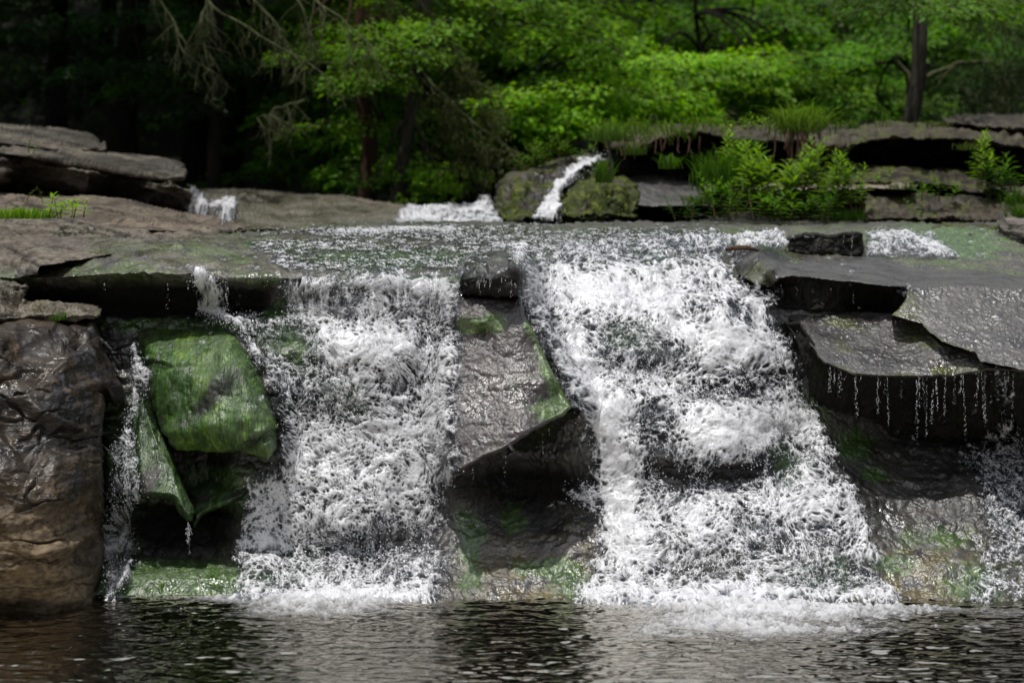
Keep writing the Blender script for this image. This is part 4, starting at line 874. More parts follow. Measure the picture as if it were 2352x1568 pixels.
def pool():
    xs = np.concatenate([np.linspace(-30, -3, 40)[:-1], np.arange(-3, 3, .008), np.linspace(3, 30, 40)])
    ys = np.concatenate([np.linspace(-30, 5.8, 60)[:-1], np.arange(5.8, 8.5, .008)])
    X, Y = np.meshgrid(xs, ys); V = np.stack([X, Y, X * 0], -1)
    PX, PY = to_px(V)
    fine = (np.abs(X) < 3.1) * ss(5.6, 6.0, Y)
    near = ss(7.0, 8.0, Y)
    fp = foam_pattern(X * .8, Y * .55, V, np.full(X.shape, .6), 77)[0]
    h = .008 * fbm(V, 3.2, 3, 800, st=(.6, 1, 1)) + (.007 + .003 * near) * fbm(V, 11, 4, 801, st=(.6, 1, 1), ridged=True) * fine
    n = fbm(V, 6, 4, 802, st=(.7, 1.3, 1)); n2 = fbm(V, 26, 4, 803)
    D = 0
    for (x, y, rx, ry, a) in [(700, 1378, 170, 16, 1.5), (640, 1400, 120, 17, .8), (820, 1400, 130, 16, .7), (740, 1425, 200, 16, .3), (930, 1382, 110, 7, .8), (270, 1372, 40, 10, .8), (500, 1380, 90, 6, .6), (1440, 1385, 110, 10, .7), (1650, 1388, 220, 20, 1.5), (1800, 1408, 260, 22, .85), (1600, 1430, 180, 24, .7), (1720, 1465, 300, 20, .35), (1900, 1412, 200, 14, .8), (1760, 1440, 280, 14, .55), (2150, 1402, 200, 7, .7), (2330, 1412, 120, 6, .6), (2000, 1452, 260, 10, .45), (2200, 1440, 160, 7, .4), (1050, 1418, 60, 5, .45), (960, 1410, 80, 5, .4), (1500, 1460, 140, 10, .35), (1350, 1530, 60, 10, .25), (400, 1400, 60, 4, .4)]:
        D = D + .75 * a * blob(PX, PY, x, y, rx, ry)
    foam = ss(.2, 1.05, D + .40 * n * (D > .04) + .3 * n2 * (D > .04))
    fleck = ss(.52, .66, fbm(V, 34, 3, 805) + .12 * n) * fine * ss(6.0, 7.4, Y) * .6
    foam = foam * np.clip(.25 + .85 * fp + .35 * ss(.9, 1.7, D), 0, 1)
    foam = np.clip(foam + fleck, 0, 1)
    hf = foam * (D > .05)
    h = h + hf * (.014 + .012 * (1 - np.abs(fbm(V, 22, 3, 804)) * 2))
    h = h + .03 * np.clip(D - .6, 0, 1) * (.5 + n2)
    V[..., 2] = h
    F = grid_faces(np.ones(X.shape, bool))
    o = mesh_obj('pool_water', V.reshape(-1, 3), F, pool_material(), None, True, None, {'foam': foam})
    o['kind'] = 'structure'
    # pool floor
    xs = np.linspace(-30, 30, 500); xs = np.sign(xs) * (np.abs(xs) / 30) ** 2.2 * 30; ys = np.concatenate([np.linspace(-30, 5, 60)[:-1], np.linspace(5, 8.6, 260)])
    X, Y = np.meshgrid(xs, ys); V = np.stack([X, Y, X * 0], -1)
    z = -.22 + .05 * fbm(V, 1.5, 4, 810) + .02 * fbm(V, 7, 3, 811)
    PX, PY = to_px(np.stack([X, Y, X * 0 - .03], -1))
    led = ss(30, -12, sdf(PX, PY, [(-900, 1455), (100, 1440), (300, 1448), (470, 1462), (520, 1490), (620, 1530), (560, 1580), (-900, 1640)]) + 22 * fbm(V, 5, 3, 812))
    z = z * (1 - led) + led * (-.04 + .012 * fbm(V, 8, 3, 813))
    V[..., 2] = z
    c = mixc(np.broadcast_to(np.array((0.20, 0.14, 0.055)), V.shape).copy(), (0.05, 0.04, 0.022), ss(-.25, .3, fbm(V, 4, 5, 814, st=(.6, 1, 1))))
    c = mixc(c, (0.32, 0.28, 0.19), led * ss(-.5, .3, fbm(V, 7, 4, 815, st=(.5, 1.2, 1))))
    F = grid_faces(np.ones(X.shape, bool))
    o = mesh_obj('pool_floor', V.reshape(-1, 3), F, M_SLAB, None, True, c.reshape(-1, 3), {'wet': np.full(X.size, .3)})
    o['kind'] = 'structure'
pool()
# ------------------------------------------------------------------ vegetation helpers
def norm(v): return v / (np.linalg.norm(v, axis=-1, keepdims=True) + 1e-9)
def leaves(pos, dr, nr, L, W, col, fold=.25, six=False):
    """leaf blades: pointed ovals folded along the midrib"""
    dr = norm(dr); sd = norm(np.cross(dr, nr)); up = np.cross(sd, dr)
    L = np.asarray(L)[:, None]; W = np.asarray(W)[:, None]
    n = len(pos)
    if not six:
        a = pos; t = pos + dr * L - up * L * .08
        l_ = pos + dr * L * .42 + sd * W * .5 + up * W * fold; r_ = pos + dr * L * .42 - sd * W * .5 + up * W * fold
        V = np.stack([a, l_, t, r_], 1); F = np.array([[0, 1, 2], [0, 2, 3]]); k = 4
    else:
        a = pos; t = pos + dr * L - up * L * .16; m = pos + dr * L * .5
        l1 = pos + dr * L * .28 + sd * W * .45 + up * W * fold; l2 = pos + dr * L * .65 + sd * W * .38 + up * W * fold - up * L * .04
        r1 = pos + dr * L * .28 - sd * W * .45 + up * W * fold; r2 = pos + dr * L * .65 - sd * W * .38 + up * W * fold - up * L * .04
        V = np.stack([a, l1, l2, t, r2, r1, m], 1); F = np.array([[0, 1, 6], [1, 2, 6], [2, 3, 6], [3, 4, 6], [4, 5, 6], [5, 0, 6]]); k = 7
    F = (F[None] + (np.arange(n) * k)[:, None, None]).reshape(-1, 3)
    return V.reshape(-1, 3), F, np.repeat(col, k, axis=0)

def tube(pts, rad, sides=7):
    pts = np.asarray(pts, float); rad = np.asarray(rad, float); n = len(pts)
    T = norm(np.gradient(pts, axis=0)); ref = np.array([0.13, 1, .07]) if abs(T[0][1]) < .8 else np.array([1., 0, 0])
    A = norm(np.cross(T, ref)); B = np.cross(T, A)
    an = np.linspace(0, 2 * math.pi, sides, endpoint=False)
    V = pts[:, None] + rad[:, None, None] * (np.cos(an)[None, :, None] * A[:, None] + np.sin(an)[None, :, None] * B[:, None])
    F = []
    for i in range(n - 1):
        for s in range(sides): F.append((i * sides + s, i * sides + (s + 1) % sides, (i + 1) * sides + (s + 1) % sides, (i + 1) * sides + s))
    return V.reshape(-1, 3), np.array(F)
class Bag:
    def __init__(s): s.V = []; s.F = []; s.C = []; s.n = 0
    def add(s, V, F, C=None):
        s.V.append(V); s.F.append(F + s.n); s.n += len(V)
        if C is not None: s.C.append(C)
    def build(s, name, mat, parent=None, smooth=True):
        return mesh_obj(name, np.concatenate(s.V), np.concatenate(s.F), mat, parent, smooth, np.concatenate(s.C) if s.C else None)
def bezier(a, b, sag, n=8, wob=0.0, r=None):
    t = np.linspace(0, 1, n)[:, None]; a = np.asarray(a, float); b = np.asarray(b, float)
    p = a * (1 - t) + b * t; p = p + np.array([0, 0, 1.0]) * sag * 4 * t * (1 - t)
    if wob and r is not None:
        w = np.cumsum(r.normal(0, wob, (n, 3)), axis=0); w -= w[0]; p = p + w * t
    return p
GREENS = dict(bright=(0.22, 0.42, 0.03), mid=(0.105, 0.25, 0.02), deep=(0.042, 0.11, 0.010), dark=(0.012, 0.038, 0.007), olive=(0.085, 0.11, 0.022), black=(0.005, 0.014, 0.003))  # dark and black carry the left wood's shade in the leaf colour
def spray(bag, wood, a, az, L, r, col, leafL=.075, droop=.22, dens=1.0, fan=.42, wr=.010):
    """one tier of foliage: an arching branch carrying flat fans of leaves"""
    d = np.array([math.cos(az), math.sin(az), 0.]); s = np.array([-d[1], d[0], 0.])
    n = int(230 * L * dens); leafL = leafL * .88; t = r.random(n) ** .75
    off = (r.random(n) * 2 - 1) * fan * L * np.sqrt(np.clip(1.05 - t, .05, 1)) * .9
    up0 = r.normal(.06, .05)
    pos = a + d * (t * L)[:, None] + s * off[:, None]
    pos[:, 2] += up0 * t * L - droop * t ** 2 * L - .16 * np.abs(off) ** 1.4 + r.normal(0, .03, n)
    dr = d * (.5 + r.random(n))[:, None] + s * (np.sign(off) * r.random(n) * 1.3)[:, None] + r.normal(0, .3, (n, 3)); dr[:, 2] -= .35
    nr = np.array([0, 0, 1.]) + r.normal(0, .42, (n, 3)) + np.array([0, -.35, 0])
    ll = leafL * (.6 + .7 * r.random(n))
    c = np.asarray(col)[None] * (.6 + .7 * r.random((n, 1))) * (1 + r.normal(0, .08, (n, 3)))
    bag.add(*leaves(pos, dr, nr, ll, ll * .62, np.clip(c, 0, 1)))
    if wood is not None:
        p = bezier(a, a + d * L * .9 + np.array([0, 0, (up0 - droop) * L * .8]), .06 * L, 6); wood.add(*tube(p, np.linspace(wr, .003, 6), 5))

def trunk_pts(px0, py0, px1, py1, Y, r, extra=0.0, n=12, wob=.02):
    a = P(px0, py0, Y); b = P(px1, py1, Y); b = a + (b - a) * (1 + extra)
    t = np.linspace(0, 1, n)[:, None]; p = a * (1 - t) + b * t
    w = np.cumsum(r.normal(0, wob, (n, 3)), axis=0); w -= np.linspace(0, 1, n)[:, None] * w[-1]; w[:, 2] = 0
    return p + w

# ------------------------------------------------------------------ trees
def tree(name, label, base, top, Y, width, bark, crown, seed, group=None, ext=1.6, wob=.02, shade_canopy=None):
    """base/top in survey px; crown: list of (px, py, Y, spreadx, spready, spready_depth, n, colour, leaf length, length of sprays)"""
    r = np.random.default_rng(seed)
    p = trunk_pts(base[0], base[1] + 25, top[0], top[1], Y, r, ext, wob=wob); p[0, 2] -= .1
    rad = width / 2 / FL * Y * np.linspace(1.12, .62, len(p)); rad[0] *= 1.35
    e = empty(name, p[0], label, 'tree', group)
    V, F = tube(p, rad, 12)
    V = V + (fbm(V, 6, 3, seed, st=(1, 1, .3)) * .12 * rad.mean())[:, None]
    mesh_obj('trunk', V, F, bark, e)
    bag, wood = Bag(), Bag()
    for (cx, cy, cY, sx, sy, sz, n, col, lf, L) in crown:
        for k in range(n):
            c = P(cx + r.normal(0, sx), cy + r.normal(0, sy), cY + r.normal(0, sz))
            az = r.uniform(-math.pi, 0) if r.random() < .75 else r.uniform(0, math.pi)
            cc = np.array(col) * r.uniform(.7, 1.3)
            spray(bag, wood, c, az, L * r.uniform(.6, 1.25), r, cc, lf)
            if k % 7 == 0:     # limb from the trunk to the tier
                j = int(np.clip(np.searchsorted(p[:, 2], c[2] + .2), 1, len(p) - 1))
                wood.add(*tube(bezier(p[j], c, r.uniform(.05, .25), 7, .01, r), np.linspace(.018, .007, 7), 5))
    if shade_canopy:                                              # unseen high crown, added above the trees to darken the left wood
        n = shade_canopy[0]; R_ = shade_canopy[1]; cc_ = p[0] * [1, 1, 0] + np.array([0, shade_canopy[2], 6.3])
        nn = n * 14; ctr = cc_ + r.normal(0, 1, (n, 3)) * np.array([R_, R_ * .8, .9]); ctr[:, 2] = np.maximum(ctr[:, 2], 4.6)
        pos = np.repeat(ctr, 14, 0) + r.normal(0, .3, (nn, 3)) * [1, 1, .4]
        bag.add(*leaves(pos, r.normal(0, 1, (nn, 3)) * [1, 1, .4], r.normal(0, .5, (nn, 3)) + [0, 0, 1], r.uniform(.2, .38, nn), r.uniform(.14, .24, nn), np.array([g['deep']]) * (.6 + .6 * r.random((nn, 1)))))
        V, F = tube(np.array([p[-1], cc_ + [0, 0, 2.0]]), [rad[-1], .04], 8); wood.add(V, F)
    if bag.V: bag.build('crown', M_LEAF, e)
    if wood.V: wood.build('branches', bark, e)
    return e
g = GREENS
DK = 'dark trunks standing in the shaded wood at the left'
# wood on the left, its shade put into dark leaf and bark colours
tree('conifer_tree', 'dark conifer trunk standing above the left end of the slab stack', (128, 300), (140, 0), 21, 44, M_BARK_D, [(60, 60, 20, 60, 50, .8, 16, g['dark'], .06, .9), (150, 210, 20, 80, 50, .8, 8, g['black'], .06, .9)], 1, shade_canopy=(130, 1.7, -1.5))
tree('conifer_tree', 'thick near-black trunk just right of the highest slab on the left', (275, 360), (320, 0), 18, 66, M_BARK_D, [(330, 90, 17, 60, 60, .8, 16, g['dark'], .06, .9), (420, 160, 17.5, 40, 60, .8, 8, g['deep'], .05, .7)], 2, shade_canopy=(130, 1.7, -1.5))
tree('conifer_tree', 'dark trunk between the thick black trunk and the white trickle at the left', (208, 330), (250, 0), 24, 38, M_BARK_D, [(230, 60, 23, 60, 60, .8, 10, g['dark'], .06, 1.)], 3, shade_canopy=(130, 1.7, -1.5))
tree('conifer_tree', 'black trunk rising behind the blunt end of the slab stack', (445, 420), (470, 0), 19, 56, M_BARK_D, [(440, 200, 18.5, 60, 60, .6, 10, g['dark'], .05, .8), (520, 60, 18.5, 60, 40, .6, 10, g['deep'], .05, .8)], 4, shade_canopy=(130, 1.7, -1.5))
tree('conifer_tree', 'stout dark trunk behind the low olive river rock, left of the gap in the wood', (520, 435), (556, 0), 20, 62, M_BARK_D, [(600, 120, 19.5, 80, 70, .6, 16, g['deep'], .06, .9)], 5, shade_canopy=(130, 1.7, -1.5))
tree('deciduous_tree', 'slim dark trunk in the dim gap of the wood, nearest the river rock', (690, 440), (712, 0), 25, 26, M_BARK_D, [(690, 150, 19, 90, 90, .8, 22, g['mid'], .06, .8), (640, 330, 18.5, 60, 40, .6, 10, g['deep'], .07, .8)], 6)
tree('deciduous_tree', 'straight dark trunk behind the drooping bare branches', (785, 450), (792, 0), 24, 28, M_BARK_D, [(780, 120, 18, 70, 80, .6, 18, (.06, .14, .014), .06, .8), (800, 330, 17.5, 60, 60, .6, 12, g['mid'], .07, .8)], 7, shade_canopy=(130, 1.7, -1.5))
tree('deciduous_tree', 'thin leaning trunk far back in the wood at the left', (612, 440), (590, 0), 27, 22, M_BARK_D, [(620, 230, 26, 90, 70, .8, 14, g['dark'], .07, 1.)], 8, shade_canopy=(130, 1.7, -1.5))
tree('deciduous_tree', 'twisted red-brown trunk with pale peeling bark, left of the tall leaning grey trunk', (850, 468), (826, 120), 15.4, 36, M_BARK_R, [(870, 150, 15.0, 60, 70, .3, 26, (.10, .20, .016), .06, .7), (850, 60, 16.5, 60, 50, .5, 16, (.09, .18, .016), .06, .7), (900, 330, 16, 40, 30, .4, 8, g['mid'], .055, .5)], 9, wob=.05)
tree('deciduous_tree', 'tall leaning grey-brown trunk with a fresh yellow-green bough low on its right', (912, 480), (972, 0), 15.2, 30, M_BARK_G, [(950, 80, 14.9, 50, 50, .3, 6, (.10, .20, .018), .06, .7), (985, 385, 15.2, 34, 22, .3, 11, g['bright'], .045, .42), (1010, 420, 15.2, 20, 20, .2, 6, g['bright'], .045, .36), (880, 400, 15.6, 30, 40, .3, 8, g['mid'], .05, .4)], 10)
# bright understorey, centre and right
UB = 'bright leafy trees lining the far bank'
tree('understory_tree', 'bright yellow-green maple spreading in tiers right above the upper cascade', (1400, 430), (1340, 120), 16.5, 14, M_BARK_D, [(1300, 250, 16.2, 120, 36, .6, 40, g['bright'], .06, .8), (1180, 280, 16.4, 80, 40, .5, 18, (.09, .19, .018), .06, .7), (1420, 215, 16, 60, 20, .4, 12, g['bright'], .06, .7)], 11)
tree('understory_tree', 'yellow-green tree hanging its boughs in from the top edge at mid picture', (1120, 440), (1160, 20), 18, 18, M_BARK_D, [(1200, 40, 17, 110, 40, .6, 30, (.10, .2, .018), .07, 1.), (1300, 90, 16.8, 70, 30, .5, 18, g['bright'], .065, .9), (1130, 160, 17.5, 60, 50, .5, 14, g['mid'], .065, .8)], 12)
tree('understory_tree', 'light green tree with long level boughs behind the turf-topped ledge', (1620, 430), (1600, 100), 17.5, 12, M_BARK_D, [(1640, 150, 17, 100, 16, .5, 24, g['bright'], .06, .9), (1760, 175, 17, 80, 22, .5, 18, (.11, .21, .02), .06, .8), (1860, 150, 17.2, 40, 16, .4, 8, g['mid'], .06, .7)], 13)
tree('understory_tree', 'green tree whose boughs droop at the top edge, left of the pale straight trunk', (1830, 430), (1850, 20), 19, 14, M_BARK_D, [(1850, 40, 18.5, 110, 30, .6, 26, (.075, .165, .016), .07, 1.), (2000, 80, 18.5, 70, 30, .6, 14, g['mid'], .07, .9), (1950, 190, 18, 50, 25, .5, 12, g['mid'], .06, .8)], 14)
tree('understory_tree', 'small mid-green sapling below the drooping trees, behind the grass tuft', (1750, 430), (1740, 220), 18, 8, M_BARK_D, [(1700, 235, 17.8, 70, 16, .4, 14, g['mid'], .06, .6), (1850, 240, 17.5, 60, 12, .4, 10, g['mid'], .055, .6)], 15)
tree('understory_tree', 'deep green tree filling the shade behind the upper cascade', (1060, 440), (1080, 150), 19, 16, M_BARK_D, [(1070, 370, 18, 90, 40, .6, 26, (.045, .11, .014), .065, .8), (1180, 380, 17.2, 60, 26, .5, 14, (.07, .15, .016), .055, .7), (1050, 240, 18.5, 60, 50, .5, 14, (.06, .12, .018), .06, .8)], 16)
tree('understory_tree', 'bright green sapling at the foot of the tall pale trunk at the right', (2105, 430), (2100, 200), 16.5, 8, M_BARK_D, [(2095, 235, 16.3, 30, 14, .3, 8, (.09, .18, .02), .05, .45), (1990, 235, 16.6, 50, 16, .3, 8, g['mid'], .05, .5)], 17)
tree('deciduous_tree', 'tall straight pale grey trunk with dead side twigs near the right edge', (2104, 440), (2114, 0), 15.2, 36, M_BARK_G, [(2110, 5, 14.9, 80, 12, .3, 12, (.08, .16, .02), .06, .8), (2060, 110, 17.3, 50, 30, .4, 10, g['mid'], .06, .7)], 18, ext=1.2)
tree('deciduous_tree', 'mottled dark trunk beyond the pine boughs at the right edge', (2300, 430), (2318, 0), 19.5, 44, M_BARK_R, [(2320, 60, 19, 60, 40, .5, 12, g['deep'], .06, .8)], 19)
tree('deciduous_tree', 'slender brown trunk rising behind the light green level boughs', (1545, 430), (1560, 0), 21, 22, M_BARK_D, [(1560, 30, 20.5, 90, 40, .6, 14, g['deep'], .07, 1.)], 20)
tree('deciduous_tree', 'slender dark trunk in the shade midway along the ledge', (1730, 430), (1735, 0), 22, 24, M_BARK_D, [(1700, 80, 21.5, 90, 50, .6, 18, g['deep'], .07, 1.), (1500, 120, 21, 60, 60, .6, 8, g['deep'], .07, 1.)], 21)
tree('deciduous_tree', 'dark bushy tree closing the view behind the right-hand trunks', (2220, 430), (2210, 0), 22, 20, M_BARK_D, [(2220, 60, 21, 110, 60, .6, 26, g['deep'], .07, 1.), (2050, 160, 21, 90, 60, .6, 16, g['deep'], .07, 1.)], 22)

for k_, (lb, px, Y, w, cr) in enumerate([
    ('slim tree with airy mid-green foliage in the gap right of the hanging bare twigs', 745, 20, 16, [(760, 60, 19.5, 60, 50, .5, 20, (.07, .16, .014), .06, .8), (730, 220, 19.5, 50, 60, .5, 16, (.05, .12, .012), .06, .7), (640, 120, 20, 60, 70, .5, 16, (.04, .10, .012), .06, .7)]),
    ('slim tree with soft green tiers just right of the leaning grey trunk', 1040, 18.5, 14, [(1060, 70, 18, 50, 50, .4, 20, (.11, .22, .016), .055, .7), (1010, 300, 17.5, 40, 50, .4, 14, (.09, .19, .016), .05, .6), (1090, 200, 18, 40, 40, .4, 14, (.13, .25, .018), .05, .6)]),
    ('slim tree filling the shade between the two brightest understory trees', 1480, 20, 14, [(1480, 90, 19.5, 60, 60, .5, 24, (.08, .17, .014), .06, .8), (1560, 210, 19, 60, 30, .5, 16, (.06, .14, .012), .06, .7), (1450, 290, 18.5, 60, 30, .5, 16, (.12, .24, .016), .055, .7)]),
    ('slim tree with mid-green foliage behind the small sapling on the right', 1930, 20, 14, [(1920, 120, 19.5, 80, 60, .5, 26, (.07, .16, .014), .06, .8), (1990, 220, 19, 60, 30, .5, 16, (.06, .14, .012), .06, .7), (2180, 130, 19.5, 60, 50, .5, 16, (.07, .15, .014), .06, .7)]),
    ('slim tree with light foliage high above the big round grass tuft', 1780, 20.5, 12, [(1760, 60, 20, 80, 40, .5, 22, (.10, .21, .016), .06, .8), (1660, 80, 20, 60, 40, .5, 14, (.07, .16, .014), .06, .8)])]):
    tree('deciduous_tree', lb, (px, 435), (px + 12, 0), Y, w, M_BARK_D, cr, 60 + k_)

# far woodland: nobody could count its leaves
def far_wood():
    r = np.random.default_rng(77); bag = Bag()
    n = 13000
    for _ in range(1):
        px = r.uniform(-900, 3250, n); Y = r.uniform(22, 34, n); py = r.uniform(-700, 440, n)
        c = P(px, py, Y)
        shade = ss(150, 950, px + 220 * perlin(px / 300, py / 200, Y * 0, 900)) * .8 + .28 + .35 * np.clip(perlin(px / 140, py / 90, Y * 0 + 3, 901), 0, 1)  # shade factor multiplied into the leaf colour, darker to the left
        clump = perlin(px / 120, py / 70, Y * .3, 902)
        k = clump > -.25
        c = c[k]; shade = shade[k]; m = len(c)
        per = 9
        pos = np.repeat(c, per, 0) + r.normal(0, 1, (m * per, 3)) * np.array([.35, .35, .13])
        dr = r.normal(0, 1, (m * per, 3)); dr[:, 2] = dr[:, 2] * .3 - .4
        nr = r.normal(0, .4, (m * per, 3)) + np.array([0, -.3, 1])
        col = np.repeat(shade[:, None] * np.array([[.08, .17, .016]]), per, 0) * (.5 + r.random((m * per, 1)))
        L = .11 * (.7 + .6 * r.random(m * per))
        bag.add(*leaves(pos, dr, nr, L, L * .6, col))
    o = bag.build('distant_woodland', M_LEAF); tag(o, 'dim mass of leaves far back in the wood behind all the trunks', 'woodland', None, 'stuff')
far_wood()

# conifers with hanging dead twigs (top centre-left) and feathery olive boughs
def hanging_conifer(name, label, base, top, Y, width, boughs, seed, bark=M_BARK_D, feather=None, twig=M_TWIG):
    r = np.random.default_rng(seed)
    p = trunk_pts(base[0], base[1] + 20, top[0], top[1], Y, r, 1.4); rad = width / 2 / FL * Y * np.linspace(1.2, .7, len(p))
    e = empty(name, p[0], label, 'tree'); mesh_obj('trunk', *tube(p, rad, 10), bark, e)
    wood = Bag(); lf = Bag()
    for bp in boughs:
        wood = Bag()
        pts = np.array([P(x, y, yy) for x, y, yy in bp]); n = 16
        tt = np.linspace(0, 1, len(pts)); q = np.stack([np.interp(np.linspace(0, 1, n), tt, pts[:, i]) for i in range(3)], 1)
        q[1:-1] += r.normal(0, .012, (n - 2, 3)); q = np.concatenate([q[:1], (q[:-2] + q[1:-1] * 2 + q[2:]) / 4, q[-1:]])
        wood.add(*tube(q, np.linspace(.012, .0025, n), 5))
        for k in range(2, n):
            for _ in range(2):
                if r.random() < .3: continue
                L = r.uniform(.08, .42) * (1 if k < n - 3 else .5); a = q[k]
                b = a + np.array([r.normal(.02, .09), r.normal(-.03, .08), -L]); m = 6
                tw = bezier(a, b, .0, m, .012, r); tw[:, 0] += np.sin(np.linspace(0, 2.5, m)) * r.normal(0, .03)
                wood.add(*tube(tw, np.linspace(.004, .0015, m), 4))
                for _ in range(3):
                    j = r.integers(1, m - 1); c = tw[j]; d = c + np.array([r.normal(0, .05), r.normal(0, .04), -r.uniform(.03, .12)])
                    wood.add(*tube(np.stack([c, (c + d) / 2 + r.normal(0, .006, 3), d]), [.003, .002, .001], 3))
                if feather is not None:
                    nn = 26; t = r.random(nn)[:, None]; pos = a * (1 - t) + b * t + r.normal(0, .035, (nn, 3))
                    lf.add(*leaves(pos, r.normal(0, .6, (nn, 3)) + np.array([.2, 0, -.7]), r.normal(0, .5, (nn, 3)) + np.array([0, -.6, .6]), np.full(nn, .05), np.full(nn, .012), np.array([feather]) * (.5 + r.random((nn, 1)))))
        wood.build('branch', twig, e)
    if lf.V: lf.build('crown', M_LEAF, e)
hanging_conifer('hemlock_tree', 'conifer trailing long pale lichen-covered bare twigs from the top edge at left centre', (495, 430), (500, 0), 16, 30,
    [[(455, -40, 13.6), (490, 20, 13.5), (560, 55, 13.4), (620, 95, 13.3), (700, 140, 13.2), (762, 188, 13.1)], [(460, -60, 13.8), (480, 10, 13.8), (450, 60, 13.7), (452, 110, 13.7)], [(680, -60, 13.8), (730, 10, 13.6), (790, 50, 13.5), (840, 95, 13.4), (866, 145, 13.3)],
     [(640, -60, 14), (700, 20, 13.9), (712, 90, 13.9), (700, 150, 13.9)], [(540, -50, 14), (590, 10, 13.9), (640, 60, 13.9), (650, 110, 13.9)], [(330, -60, 14.5), (380, 20, 14.5), (420, 120, 14.4), (520, 190, 14.3)], [(700, 230, 14.5), (640, 250, 14.4), (590, 270, 14.3)]], 31)
hanging_conifer('hemlock_tree', 'feathery olive-grey hemlock boughs sweeping down right of the leaning grey trunk', (1000, 440), (960, 0), 17, 20,
    [[(950, 140, 14.8), (1000, 200, 14.6), (1060, 260, 14.5), (1130, 310, 14.4), (1190, 350, 14.3)], [(960, 180, 14.8), (1020, 230, 14.7), (1100, 250, 14.6), (1150, 262, 14.5)], [(930, -30, 15), (990, 40, 14.9), (1040, 90, 14.8), (1060, 150, 14.7)], [(980, 120, 15), (1060, 180, 14.9), (1100, 190, 14.8), (1140, 220, 14.7)], [(870, -40, 15), (910, 30, 14.9), (900, 110, 14.9)], [(1010, 270, 14.7), (1080, 320, 14.6), (1130, 360, 14.6)]], 32, feather=(.085, .10, .03))
hanging_conifer('pine_tree', 'soft bluish-green pine boughs with bare grey twigs at the right edge', (2420, 430), (2440, 0), 17.5, 30,
    [[(2420, 150, 16), (2340, 160, 15.8), (2250, 175, 15.6), (2160, 200, 15.4)], [(2420, 190, 16), (2330, 195, 15.8), (2260, 210, 15.6), (2200, 225, 15.5)], [(2430, 60, 16), (2350, 50, 15.8), (2270, 40, 15.6), (2200, 20, 15.5)], [(2400, 230, 15.8), (2300, 225, 15.6), (2230, 232, 15.5)], [(2420, 110, 16), (2300, 150, 15.8), (2240, 160, 15.7)]], 33, feather=(.05, .085, .03))
def dead_twigs():
    r = np.random.default_rng(44)
    for lb, pl in (('crooked bare branch arching in the shade above the turf-topped ledge', [(1500, 205), (1570, 210), (1610, 240), (1660, 262), (1690, 262)]), ('bare forked branch hanging in front of the pale straight trunk', [(2114, 190), (2190, 150), (2240, 140), (2290, 150)]), ('bare grey snag leaning over the ledge left of the pine boughs', [(2050, 130), (2090, 180), (2125, 240), (2140, 270)])):
        q = np.array([P(x, y, 16.0) for x, y in pl]); n = 14
        q = np.stack([np.interp(np.linspace(0, 1, n), np.linspace(0, 1, len(q)), q[:, i]) for i in range(3)], 1) + r.normal(0, .01, (n, 3))
        b = Bag(); b.add(*tube(q, np.linspace(.022, .008, n), 6))
        for k in range(3, n, 2):
            d = q[k] + np.array([r.normal(0, .15), r.normal(0, .1), r.uniform(-.25, .2)]); b.add(*tube(bezier(q[k], d, .02, 5), np.linspace(.008, .002, 5), 4))
        tag(b.build('dead_branch', M_TWIG), lb, 'branch')
dead_twigs()

# ------------------------------------------------------------------ plants on the rocks
def herb(label, px, py, top, Y, seed, n=6, spread=40, leafL=.055, col=g['bright'], group=None, leafW=.26, cat='plant', name='leafy_plant'):
    r = np.random.default_rng(seed); a0 = P(px, py, Y); H = (py - top) / FL * Y
    e = empty(name, a0, label, cat, group); st = Bag(); lf = Bag(); S = spread / FL * Y; leafL = leafL * 1.45
    for k in range(n):
        a = a0 + np.array([r.normal(0, S * .45), r.normal(0, .08), 0]); h = H * r.uniform(.55, 1.0) if k else H
        b = a + np.array([r.normal(0, S * .3), r.normal(0, .06), h])
        q = bezier(a, b, 0, 8); q[:, 0] += np.linspace(0, 1, 8) ** 2 * r.normal(0, .03)
        st.add(*tube(q, np.linspace(.0035, .0015, 8), 4))
        m = max(5, int(h / .016)); t = np.linspace(.15, 1, m)
        pos = np.stack([np.interp(t, np.linspace(0, 1, 8), q[:, i]) for i in range(3)], 1)
        pos = np.repeat(pos, 2, 0); m2 = len(pos); ang = np.arange(m2) * 2.4 + r.uniform(0, 6)
        el = np.repeat(.15 + .9 * t ** 2, 2)
        dr = np.stack([np.cos(ang), np.sin(ang), el], 1); nr = np.stack([-np.cos(ang) * .5, -np.sin(ang) * .5, np.ones(m2)], 1) + r.normal(0, .2, (m2, 3))
        ll = leafL * np.repeat(np.sin(math.pi * np.clip(t * .85 + .15, 0, 1)) * .6 + .45, 2) * r.uniform(.7, 1.2, m2)
        c = np.array(col)[None] * (.65 + .6 * r.random((m2, 1))) * np.repeat(.55 + .6 * t, 2)[:, None]
        lf.add(*leaves(pos, dr, nr, ll, ll * leafW, c, .15, six=True))
    st.build('stems', M_GRASS if False else M_ROOT, e); lf.build('leaves', M_LEAF, e)
    return e
